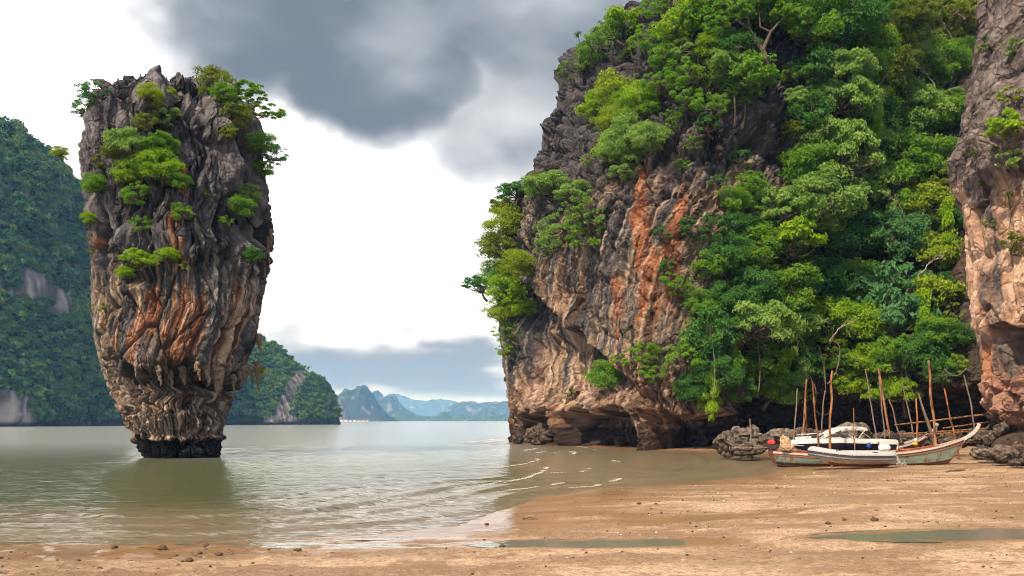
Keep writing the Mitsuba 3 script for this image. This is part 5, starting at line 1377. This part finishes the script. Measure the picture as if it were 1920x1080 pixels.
def longtail(label, fr, paint_key, rail_key, inner_key, prow_key, L=8.0, engine=True, plank=True):
    k = thing('longtail_boat', label, 'boat', None)
    st = resample([(0.0, -0.22, 0.46, 0.05, 0.66), (0.8, 0.7, 0.60, 0.0, 0.62), (2.2, 2.2, 0.74, 0.0, 0.58), (4.0, 4.1, 0.78, 0.0, 0.60), (5.6, 5.9, 0.64, 0.0, 0.72), (6.8, 7.3, 0.40, 0.0, 0.93), (7.4, 8.1, 0.16, 0.03, 1.14), (7.62, 8.45, 0.035, 0.10, 1.26)], 60)
    st[:, :2] *= L / 8.0
    obj('hull', fr(hull_skin(st, steps=5)), paint_key, k, 40)
    low = st.copy()
    low[:, 2] += 0.022
    lo = hull_skin(low, nv=8, v0=0.0, v1=0.45)
    obj('bottom', fr(lo), 'dark_bottom', k, 40)
    obj('interior', fr(hull_skin(st, 0.05, 0.22)), inner_key, k, 40)
    tr = np.array([sheer_line(st[:1], v, sgn=s_)[0] for s_ in (-1, 1) for v in np.linspace(0, 1, 8)])
    tr[:, 0] += 0.01
    obj('transom', fr((np.vstack([tr]), np.array([[i, i + 1, 8 + i] for i in range(7)] + [[i + 1, 8 + i + 1, 8 + i] for i in range(7)]))), paint_key, k)
    for s_ in (-1, 1):
        obj('gunwale', fr(strip(sheer_line(st, 1, 0.012, 0.0, s_), 0.07, 0.06)), 'white_paint', k)
        obj('rail', fr(strip(sheer_line(st, 1, -0.055, 0.035, s_), 0.06, 0.05)), rail_key, k)
    obj('rubbing_strake', fr(cat_mesh([strip(sheer_line(st, 0.88, 0.014, 0, s_), 0.03, 0.045) for s_ in (-1, 1)])), rail_key, k)
    pr = resample([(7.25, 0, 0.95), (7.9, 0, 1.10), (8.5, 0, 1.28), (8.95, 0, 1.56), (9.15, 0, 1.86)], 24)
    pr[:, 0] *= L / 8.0
    pw = obj('prow_post', fr(strip(pr, 0.075, 0.115)), prow_key, k)
    obj('face', fr(strip(pr + np.array([0.03, 0, -0.058]), 0.065, 0.026)), 'pink_paint', pw)
    obj('stem', fr(strip(resample([(7.55, 0, 0.03), (8.0, 0, 0.55), (8.5, 0, 1.2)], 10) * np.array([L / 8, 1, 1]), 0.07, 0.10)), 'brown_wood', k)
    for x in (1.0, 2.1, 3.3, 4.6, 5.8):
        hb = np.interp(x, st[:, 1], st[:, 2]) - 0.03
        zz_ = np.interp(x, st[:, 1], st[:, 4]) - 0.07
        obj('thwart', fr(box((x * L / 8, 0, zz_), (0.20, 2 * hb, 0.035), bevel=0.006)), inner_key, k)
    if plank:
        obj('side_plank', fr(strip(sheer_line(st[4:44], 1, -0.16, 0.06, -1), 0.16, 0.03)), 'brown_wood', k)
        obj('side_plank', fr(strip(sheer_line(st[4:44], 1, -0.16, 0.09, 1), 0.16, 0.03)), 'red_wood', k)
        obj('foredeck', fr(box((6.4 * L / 8, 0, 0.80), (1.0, 0.75, 0.03), rot=rotz(0))), inner_key, k)
    if engine:
        e = obj('engine', fr(cat_mesh([box((-0.22, 0, 0.86), (0.36, 0.24, 0.20), bevel=0.03), box((-0.04, 0.0, 0.90), (0.10, 0.20, 0.14), bevel=0.02), tube([[-0.16, 0, 0.55], [-0.2, 0, 0.80]], [0.05, 0.05], 8)])), 'black_metal', k, 30)
        obj('fuel_tank', fr(box((-0.28, 0, 1.05), (0.30, 0.24, 0.19), bevel=0.045)), 'bright_red', e, 30)
        obj('exhaust', fr(tube([[0.18, 0.13, 0.9], [0.22, 0.18, 1.05], [0.12, 0.2, 1.12]], [0.025, 0.03, 0.03], 8)), 'steel', e, True)
        obj('propeller_shaft', fr(tube([[-0.1, 0, 0.86], [-1.2, 0.02, 0.84], [-2.0, 0.03, 0.80]], [0.018, 0.016, 0.013], 8)), 'grey_pole_wood', e, True)
        obj('steering_handle', fr(tube([[0.2, 0.0, 0.9], [0.7, 0.1, 0.95], [1.0, 0.12, 0.92]], [0.018, 0.018, 0.018], 8)), 'steel', e, True)
        bl_ = []
        for a in range(3):
            t_ = a * 2 * PI / 3
            d_ = np.array([0, math.cos(t_), math.sin(t_)])
            bl_.append(box(np.array([-2.0, 0.03, 0.80]) + d_ * 0.06, (0.02, 0.06, 0.06)))
        obj('propeller', fr(cat_mesh(bl_)), 'steel', e)
    return k, st


A0 = on_ground(1458, 877)
B0 = on_ground(1772, 872)
yaw = math.atan2(B0[1] - A0[1], B0[0] - A0[0])
LL = np.linalg.norm((B0 - A0)[:2]) * 8.0 / 7.62
nrm_b = np.array([-math.sin(yaw), math.cos(yaw), 0])
fr1 = Frame(A0 + nrm_b * 0.55 + np.array([0, 0, -0.03]), yaw)
k1, st1 = longtail('turquoise and rust longtail boat with red engine tank and white prow, aground', fr1, 'hull_paint', 'red_wood', 'red_wood', 'white_paint', LL)
labels[k1 + '__bottom'] = {'label': 'dark brown stained bottom'}
tr_p = fr1((np.array([[LL * 6.0 / 8, -0.75, 0.68], [LL * 6.35 / 8, -0.80, 0.55], [LL * 6.75 / 8, -0.8, 0.40]]), None))[0]
C0 = np.array([X(1455, 37.6), 37.6, ground1(X(1455, 37.6), 37.6)])
D0 = np.array([X(1738, 38.6), 38.6, 0.2])
yaw2 = math.atan2(D0[1] - C0[1], D0[0] - C0[0])
fr2 = Frame(C0 + np.array([0, 0, -0.03]), yaw2)
k2, st2_ = longtail('brown wooden longtail boat half hidden behind the turquoise one', fr2, 'brown_wood', 'brown_wood', 'brown_wood', 'white_paint', np.linalg.norm((D0 - C0)[:2]) * 8 / 8.55, engine=False, plank=False)

# inflatable dinghy in front of the longtail
def dinghy():
    k = thing('inflatable_dinghy', 'grey inflatable dinghy with cream and red bottom in front of the longtail boat', 'dinghy')
    a, b = on_ground(1560, 879), on_ground(1655, 878)
    p0 = on_ground(1668, 877) + np.array([0.05, 0.35, 0.0])
    fr = Frame(p0, PI - 0.03 + 0.04)
    Ld = (1668 - 1517) / F * p0[1]
    s_ = Ld / 3.1
    r0 = 0.20
    path = resample([(-0.12, -0.52, 0.44), (0.5, -0.56, 0.42), (1.5, -0.56, 0.43), (2.3, -0.46, 0.50), (2.75, -0.20, 0.58), (2.85, 0.0, 0.60), (2.75, 0.20, 0.58), (2.3, 0.46, 0.50), (1.5, 0.56, 0.43), (0.5, 0.56, 0.42), (-0.12, 0.52, 0.44)], 70) * np.array([s_, 1, 1])
    rad = np.full(70, r0)
    rad[[0, -1]], rad[[1, -2]] = 0.05, 0.15
    obj('tube', fr(tube(path, rad, 22)), 'grey_rubber', k, True)
    out = np.where(np.arange(70)[:, None] < 35, -1, 1)
    side = unit(np.cross(np.gradient(path, axis=0), [0, 0, 1.0]))
    obj('rubbing_strip', fr(strip(path[2:-2] + side[2:-2] * (r0 + 0.005), 0.02, 0.085)), 'dark_rubber', k)
    obj('rubbing_strip', fr(strip(path[2:-2] + side[2:-2] * (r0 - 0.03) + np.array([0, 0, -0.12]), 0.02, 0.03)), 'dark_rubber', k)
    st = resample([(0.0, 0.0, 0.46, 0.04, 0.34), (0.8, 0.8, 0.48, 0.02, 0.34), (1.6, 1.7, 0.46, 0.03, 0.36), (2.2, 2.4, 0.32, 0.10, 0.44), (2.5, 2.72, 0.05, 0.26, 0.54)], 30)
    st[:, :2] *= s_
    obj('bottom', fr(hull_skin(st)), 'cream_gel', k, 40)
    low = st[:24].copy()
    low[:, 2] += 0.006
    low[:, 3] -= 0.006
    obj('bottom_paint', fr(hull_skin(low, nv=6, v0=0.0, v1=0.42)), 'rust_red', k, 40)
    obj('floor', fr(box((1.15 * s_, 0, 0.30), (2.1 * s_, 0.8, 0.02))), 'grey_rubber', k)
    obj('seat', fr(box((1.3 * s_, 0, 0.52), (0.26, 0.85, 0.04), bevel=0.01)), 'white_paint', k)
    obj('transom', fr(box((0.03, 0, 0.42), (0.05, 0.75, 0.36), bevel=0.01)), 'white_paint', k)
    for x, sg in ((0.75, 1), (2.1, 1), (0.75, -1), (2.1, -1)):
        y = 0.56 if x < 2 else 0.49
        obj('grab_handle', fr(box((x * s_, sg * (y + 0.11), 0.43 + 0.155 + (0.06 if x > 2 else 0)), (0.20, 0.05, 0.035), bevel=0.01)), 'dark_rubber', k)
    m = obj('outboard_motor', fr(cat_mesh([box((-0.36, 0, 0.36), (0.13, 0.12, 0.52), rot=[[math.cos(.5), 0, math.sin(.5)], [0, 1, 0], [-math.sin(.5), 0, math.cos(.5)]], bevel=0.02), box((-0.50, 0, 0.13), (0.30, 0.07, 0.08), bevel=0.02), box((-0.12, 0, 0.58), (0.40, 0.16, 0.10), bevel=0.02)])), 'steel', k)
    cv_, cf_ = vf(trimesh.creation.icosphere(subdivisions=3))
    cv_ = np.sign(cv_) * np.abs(cv_) ** 0.7 * np.array([0.21, 0.15, 0.15]) * (1 + 0.5 * (nfbm(cv_ * 2.4, 3, 7)[:, None] - .5)) + np.array([0.10, 0, 0.74])
    obj('motor_cover', fr((cv_, cf_)), 'clear_wrap', m, True)
    obj('strap', fr(strip(resample([(0.10, -0.20, 0.66), (0.18, -0.215, 0.80), (0.26, -0.15, 0.96)], 8), 0.03, 0.03)), 'dark_rubber', m)
    obj('propeller', fr(cat_mesh([box(np.array([-0.68, 0.07 * math.cos(t_), 0.13 + 0.07 * math.sin(t_)]), (0.02, 0.07, 0.10)) for t_ in (0, 2.1, 4.2)])), 'steel', m)


dinghy()


def speedboat():
    k = thing('speedboat', 'white and navy speedboat with white canopy behind the longtail boat', 'speedboat')
    Ys = 36.6
    p0 = np.array([X(1668, Ys), Ys, ground1(X(1668, Ys), Ys)])
    Lb = (1668 - 1481) / F * Ys
    s_ = Lb / 4.4
    fr = Frame(p0, PI + 0.02)
    st = resample([(0, 0, 0.80, 0.10, 0.80), (1.2, 1.2, 0.86, 0.05, 0.83), (2.4, 2.4, 0.82, 0.06, 0.86), (3.3, 3.5, 0.56, 0.16, 0.84), (3.8, 4.15, 0.25, 0.36, 0.80), (4.0, 4.4, 0.03, 0.52, 0.76)], 44)
    st[:, :2] *= s_
    obj('hull', fr(hull_skin(st, nv=18)), 'navy_gel', k, 40)
    low = st.copy()
    low[:, 2] += 0.006
    obj('bottom', fr(hull_skin(low, nv=8, v0=0.0, v1=0.45)), 'white_paint', k, 40)
    top = st.copy()
    top[:, 3] = st[:, 4] - 0.0
    dk_ = st.copy()
    # white topsides and deck edge
    up_ = []
    for sg in (-1, 1):
        a = sheer_line(st, 1, 0.010, -0.03, sg)
        b = sheer_line(st, 1, -0.02, 0.12, sg)
        c = sheer_line(st, 1, -0.20, 0.17, sg)
        c[:, 1] = sg * np.maximum(sg * c[:, 1], 0.0)
        g_ = np.stack([a, b, c])
        up_.append((g_.reshape(-1, 3), grid_faces(3, len(st))))
    obj('topside', fr(cat_mesh(up_)), 'white_paint', k, 50)
    dk_pts = []
    sel_ = np.where(st[:, 1] > 2.35 * s_)[0]
    for i in sel_:
        y = max(st[i, 2] - 0.18, 0.0)
        dk_pts.append([[st[i, 1], yy_, st[i, 4] + 0.17 + 0.10 * (1 - (yy_ / max(y, .05)) ** 2)] for yy_ in np.linspace(-y, y, 7)])
    dk_pts = np.array(dk_pts)
    obj('foredeck', fr((dk_pts.reshape(-1, 3), grid_faces(len(sel_), 7))), 'white_paint', k, 50)
    obj('cockpit', fr(box((1.2 * s_, 0, 0.5), (2.3 * s_, 1.3, 0.05))), 'white_paint', k)
    obj('seat', fr(box((1.9 * s_, 0.3, 0.85), (0.4, 0.45, 0.5), bevel=0.05)), 'white_paint', k, 30)
    obj('seat', fr(box((0.4 * s_, 0, 0.78), (0.45, 1.2, 0.4), bevel=0.05)), 'white_paint', k, 30)
    obj('stern_panel', fr(box((0.02, 0, 0.55), (0.05, 1.56, 0.75), bevel=0.01)), 'white_paint', k)
    # windscreen
    w = obj('windscreen', fr(tube(np.array([(2.45 * s_, -0.66, 1.04), (2.65 * s_, -0.55, 1.25), (2.8 * s_, -0.25, 1.30), (2.82 * s_, 0.25, 1.30), (2.65 * s_, 0.55, 1.25), (2.45 * s_, 0.66, 1.04)]) - np.array([0.5, 0, 0.0]), 0.018, 6)), 'steel', k, True)
    lowp = np.array([(2.45 * s_, -0.66, 1.02), (2.95 * s_, -0.55, 1.02), (3.2 * s_, -0.25, 1.06), (3.2 * s_, 0.25, 1.06), (2.95 * s_, 0.55, 1.02), (2.45 * s_, 0.66, 1.02)]) - np.array([0.3, 0, 0])
    upp = np.array([(2.45 * s_, -0.66, 1.04), (2.65 * s_, -0.55, 1.25), (2.8 * s_, -0.25, 1.30), (2.82 * s_, 0.25, 1.30), (2.65 * s_, 0.55, 1.25), (2.45 * s_, 0.66, 1.04)]) - np.array([0.5, 0, 0.0])
    for i in range(5):
        obj('pane', fr((np.array([lowp[i], lowp[i + 1], upp[i + 1], upp[i]]), np.array([[0, 1, 2], [0, 2, 3]]))), 'pane_glass', w)
    # canopy
    u_, v_ = np.meshgrid(np.linspace(0, 1, 16), np.linspace(-1, 1, 11))
    cx_ = 1.30 * s_ + 1.15 * s_ * u_
    cz_ = 1.52 - 0.04 * v_ ** 2 * 2 - 0.04 * (u_ > 0.75) * (u_ - 0.75) * 4 - 0.02 * (2 * u_ - 1) ** 2
    cn = obj('canopy', fr((np.stack([cx_, v_ * 0.70, cz_], -1).reshape(-1, 3), grid_faces(11, 16))), 'canvas', k, True)
    obj('hem', fr(cat_mesh([strip(np.stack([cx_[j], v_[j] * 0.70, cz_[j] - 0.04], -1), 0.015, 0.07) for j in (0, 10)] + [strip(np.stack([cx_[:, 0], v_[:, 0] * 0.70, cz_[:, 0] - 0.04], -1), 0.015, 0.07)])), 'canvas', cn)
    uu, vv_ = np.meshgrid(np.linspace(0, 1, 8), np.linspace(-1, 1, 9))
    fx = 2.45 * s_ + 0.66 * s_ * uu
    fz = 1.45 - 0.10 * vv_ ** 2 - 0.32 * uu ** 1.3
    obj('front_sheet', fr((np.stack([fx, vv_ * 0.68 * (1 - 0.2 * uu), fz], -1).reshape(-1, 3), grid_faces(9, 8))), 'canvas', cn, True)
    for sg in (-1, 1):
        for a, b in (((1.33, 1.47), (1.72, 0.98)), ((2.3, 1.47), (1.72, 0.98)), ((1.8, 1.49), (1.1, 0.98))):
            obj('canopy_strut', fr(tube([[a[0] * s_, sg * 0.69, a[1]], [b[0] * s_, sg * 0.70, b[1]]], 0.016, 6)), 'steel', k, True)
    rl = resample([(2.6, 0.62, 1.20), (3.3, 0.50, 1.22), (3.95, 0.22, 1.17), (4.15, 0, 1.15), (3.95, -0.22, 1.17), (3.3, -0.50, 1.22), (2.6, -0.62, 1.20)], 30) * np.array([s_, 1, 1])
    br_ = obj('bow_rail', fr(tube(rl, 0.014, 6)), 'steel', k, True)
    for i in (2, 8, 12, 17, 21, 27):
        obj('post', fr(tube([rl[i], rl[i] * np.array([1, 0.95, 0]) + [0, 0, 0.95]], 0.011, 5)), 'steel', br_, True)
    m = obj('outboard_motor', fr(cat_mesh([box((-0.22, 0, 1.08), (0.36, 0.30, 0.32), bevel=0.07), box((-0.20, 0, 0.62), (0.16, 0.12, 0.7), bevel=0.03), box((-0.28, 0, 0.28), (0.34, 0.08, 0.09), bevel=0.03)])), 'black_metal', k, 30)
    obj('red_trim', fr(box((-0.38, 0, 1.16), (0.07, 0.20, 0.14), bevel=0.02)), 'bright_red', m)
    obj('propeller', fr(cat_mesh([box(np.array([-0.46, 0.08 * math.cos(t_), 0.28 + 0.08 * math.sin(t_)]), (0.02, 0.08, 0.10)) for t_ in (0, 2.1, 4.2)])), 'steel', m)
    fv, ff = vf(trimesh.creation.icosphere(subdivisions=2))
    obj('fender', fr((fv * np.array([0.10, 0.10, 0.14]) + np.array([1.35 * s_, 0.93, 0.72]), ff)), 'blue_plastic', k, True)
    obj('anchor_winch', fr(cat_mesh([box((3.45 * s_, 0.25, 1.02), (0.26, 0.2, 0.22), bevel=0.05), tube([[3.3 * s_, 0.3, 1.05], [3.1 * s_, .45, 1.2]], 0.03, 6)])), 'black_metal', k, 30)


speedboat()
bv, bf = vf(trimesh.creation.icosphere(subdivisions=2))
q = at(1716, 829, 36.2)
bo = thing('marker_buoy', 'small yellow and white buoy hanging by the pole behind the longtail boat', 'buoy')
obj('lower_half', (bv * np.array([0.11, 0.11, 0.07]) + q + [0, 0, -0.08], bf), 'yellow_plastic', bo, True)
obj('upper_half', (bv * np.array([0.09, 0.09, 0.12]) + q + [0.02, 0, 0.06], bf), 'white_paint', bo, True)
k = thing('mooring_rope', 'thin rope hanging from the longtail rail to the tall front pole', 'rope')
scene[k] = mikit.ply(tube(resample([at(1741, 845, 34.2), at(1748, 853, 34.0), at(1757, 858, 33.9)], 12), 0.014, 6), 'rope_fibre', True)

# ------------------------------------------------------------------ poles and rails
def pole(p0, p1, Y, rad, mat, label, mid=None, free_foot=False, tip=0.7):
    """p0 top, p1 foot in photo pixels at distance Y; the foot is run on into the sand."""
    a, b = at(*p0, Y), at(*p1, Y)
    if not free_foot:
        gnd = ground1(b[0], b[1]) - 0.25
        b = b + (b - a) * max(0.0, (b[2] - gnd) / max(a[2] - b[2], 0.1))
    n = 18
    t = np.linspace(0, 1, n)[:, None]
    line = a * (1 - t) + b * t
    if mid is not None:
        m = at(*mid, Y)
        line = line + (m - (a + b) / 2) * (4 * t * (1 - t))
    sdv = int(p0[0] * 3 + p0[1])
    r_ = np.random.default_rng(sdv)
    rad = rad * 0.82
    line[:, 0] += 0.9 * rad * gaussian_filter1d(r_.normal(0, 1.4, n), 1.5)
    line[:, 1] += 0.9 * rad * gaussian_filter1d(r_.normal(0, 1.4, n), 1.5)
    k = thing('wooden_pole', label, 'pole')
    scene[k] = mikit.ply(tube(line, rad * (tip + (1 - tip) * t[:, 0]) * r_.uniform(0.9, 1.12, n), 8), mat, True)


O, Gp = 'pole_wood', 'grey_pole_wood'
for a in [((1406, 785), (1407.5, 817), 41, 0.055, Gp, 'short grey stake among the crusted boulders left of the boats'), ((1496, 728), (1486, 832), 38.6, 0.045, Gp, 'thin grey pole leaning right, leftmost of the tall poles'), ((1510, 711), (1506, 826), 38.2, 0.065, O, 'orange-brown pole at the speedboat bow, left one of the close pair'), ((1511, 749), (1511, 825), 38.5, 0.05, O, 'shorter orange-brown pole at the speedboat bow, right one of the close pair'), ((1516, 812), (1516, 826), 38.8, 0.05, Gp, 'short stump right of the close pair of poles'),
          ((1524, 714), (1535, 843), 35.8, 0.05, O, 'orange-brown pole leaning left in front of the speedboat bow'), ((1547, 733), (1539, 824), 38.6, 0.045, Gp, 'thin pale grey pole behind the speedboat windscreen'), ((1560, 695), (1559, 850), 33.9, 0.065, O, 'bent orange pole rising from inside the longtail boat'), ((1600, 765), (1602, 841), 35.6, 0.035, O, 'thin short pole in front of the speedboat canopy'), ((1624, 692), (1643, 826), 38.8, 0.045, Gp, 'grey-brown pole leaning left behind the speedboat stern'), ((1649, 706), (1662, 833), 38.8, 0.045, Gp, 'thin pole just left of the thick pole at the speedboat stern'), ((1648, 691), (1672, 834), 38.2, 0.07, O, 'thick red-brown pole leaning left at the speedboat stern'),
          ((1669, 749), (1690, 830), 39.4, 0.05, Gp, 'grey pole that carries the left ends of the rails'), ((1691, 717), (1714, 822), 39.6, 0.05, Gp, 'leaning grey-brown pole right of the rails\' left end'), ((1716, 747), (1719.5, 838), 36.4, 0.055, O, 'upright orange-brown pole beside the small buoy'), ((1717, 735), (1749, 834), 37.6, 0.05, Gp, 'crooked grey pole left of the tall front pole'), ((1722, 742), (1745, 818), 38.2, 0.045, Gp, 'second crooked pole crossing the crooked grey pole'), ((1738.5, 676), (1757.5, 873), 33.7, 0.075, O, 'tallest orange pole standing in front of the longtail bow'), ((1769.6, 728), (1799.5, 854), 36.6, 0.055, O, 'leaning brown pole right of the longtail prow'), ((1809, 703), (1836.5, 852), 36.8, 0.05, Gp, 'long grey pole leaning left, farthest to the right')]:
    pole(*a, mid=(1556, 776) if a[0] == (1560, 695) else (1735, 770) if a[0] == (1717, 735) else None)
for a in [((1680, 797), (1852, 776.5), 38.4, 0.05, O, 'top rail lashed across the leaning poles'), ((1767, 803), (1863, 790), 38.0, 0.045, O, 'short middle rail running to the buttress'), ((1681.6, 815), (1844, 803.5), 38.4, 0.045, O, 'lower rail lashed across the leaning poles'), ((1719.5, 816.5), (1879, 804), 37.4, 0.045, O, 'lowest rail running right to the buttress'), ((1778, 832), (1830, 829), 38.6, 0.03, Gp, 'thin low rail between the two rightmost poles')]:
    pole(*a, free_foot=True)

# hanging lianas and aerial roots below the trees
LI = 'lianas hanging below the cove trees'
for i, pts in enumerate([[(1500, 660), (1512, 690), (1530, 735), (1528, 760)], [(1535, 650), (1545, 690), (1548, 735)], [(1562, 640), (1575, 655), (1570, 690), (1552, 720)], [(1470, 600), (1478, 650), (1482, 690)], [(1560, 590), (1553, 610), (1556, 650)], [(1690, 640), (1697, 690), (1715, 745)], [(1522, 745), (1530, 770), (1545, 778), (1560, 770)], [(1335, 640), (1340, 690), (1338, 740)], [(1420, 640), (1425, 690), (1422, 735)], [(1770, 690), (1790, 705), (1812, 690)]]):
    Yl = on_cliff(pts[0][0], min(pts[0][1], 720))[0][1] - 2.2
    k = thing('hanging_liana', 'thin bare liana looping down from the trees of the cove' if i not in (2, 6) else ['', '', 'curled pale liana above the bent orange pole', '', '', '', 'looped bare liana between two poles behind the speedboat bow'][i], 'liana', LI if i not in (2, 6) else None)
    scene[k] = mikit.ply(tube(resample([at(a, b, Yl) for a, b in pts], 16), 0.03, 6), 'grey_pole_wood', True)

# ------------------------------------------------------------------ floating houses far across the bay
scene['house_wall'] = {'type': 'diffuse', 'reflectance': rgb(0.72, 0.70, 0.68)}
scene['house_roof'] = {'type': 'diffuse', 'reflectance': rgb(0.42, 0.12, 0.07)}
scene['house_roof_grey'] = {'type': 'diffuse', 'reflectance': rgb(0.45, 0.42, 0.40)}
for i, (a, w, red) in enumerate([(634, 5, 0), (641, 6, 0), (649, 7, 0), (657, 5, 0), (665, 6, 0), (673, 6, 1), (681, 8, 1), (688, 4, 1)]):
    Yh = 1250.0
    k = thing('floating_house', 'tiny red-roofed floating house on the far water' if red else 'tiny pale floating house on the far water', 'house', 'red-roofed floating houses' if red else 'pale floating houses')
    c = np.array([X(a, Yh), Yh, 0])
    ww = w / F * Yh
    obj('wall', box(c + [0, 0, 0.75], (ww * 0.9, 4, 1.5)), 'house_wall', k)
    hw = ww / 2
    rv_ = np.array([[-hw, -2.4, 1.5], [hw, -2.4, 1.5], [hw, 2.4, 1.5], [-hw, 2.4, 1.5], [-hw, 0, 2.6], [hw, 0, 2.6]]) + c
    obj('roof', (rv_, np.array([[0, 1, 5], [0, 5, 4], [2, 3, 4], [2, 4, 5], [0, 4, 3], [1, 2, 5], [0, 3, 2], [0, 2, 1]])), 'house_roof' if red else 'house_roof_grey', k)
# ------------------------------------------------------------------ air
scene['haze_air'] = {'type': 'homogeneous', 'albedo': rgb(0.86, 0.93, 0.97), 'sigma_t': {'type': 'rgb', 'value': [0.00007, 0.00015, 0.00030]}}
scene['haze'] = {'type': 'cube', 'to_world': T().translate([0, 3400, 60]).scale([7000, 3700, 64]), 'bsdf': {'type': 'null'}, 'interior': {'type': 'ref', 'id': 'haze_air'}}
labels['haze'] = {'kind': 'stuff'}

# ------------------------------------------------------------------ alike things are told apart by their order from left to right
ORD = ['leftmost', 'second from left', 'third from left', 'fourth from left', 'fifth from left', 'sixth from left', 'seventh from left', 'eighth from left', 'ninth from left', 'tenth from left', 'eleventh from left', 'twelfth from left', 'thirteenth from left']
ORD_R = ['rightmost'] + [o.replace('left', 'right') for o in ORD[1:]]


def middle_of(key):
    for k_ in (key + '__crown', key + '__leaves', key + '__wall', key):
        if k_ in scene:
            d_ = scene[k_]
            if d_['type'] == 'ply':
                return meshkit.WRITTEN[d_['filename']][0].mean(0)
            return np.array(d_['to_world'].matrix, float)[:3, 3]
    return np.zeros(3)


alike = {}
for key_, d_ in labels.items():
    if d_.get('category') in ('tree', 'bush', 'plant', 'liana', 'house'):
        alike.setdefault(d_['label'], []).append(key_)
for text_, keys_ in alike.items():
    n_ = len(keys_)
    if 1 < n_ <= 2 * len(ORD):
        keys_.sort(key=lambda q_: middle_of(q_)[0] / middle_of(q_)[1])
        for i_, q_ in enumerate(keys_):
            way = (['left one', 'right one'] if n_ == 2 else ['left one', 'middle one', 'right one'])[i_] if n_ <= 3 else ORD[i_] if i_ < (n_ + 1) // 2 else ORD_R[n_ - 1 - i_]
            labels[q_]['label'] = f'{text_}, {way}'
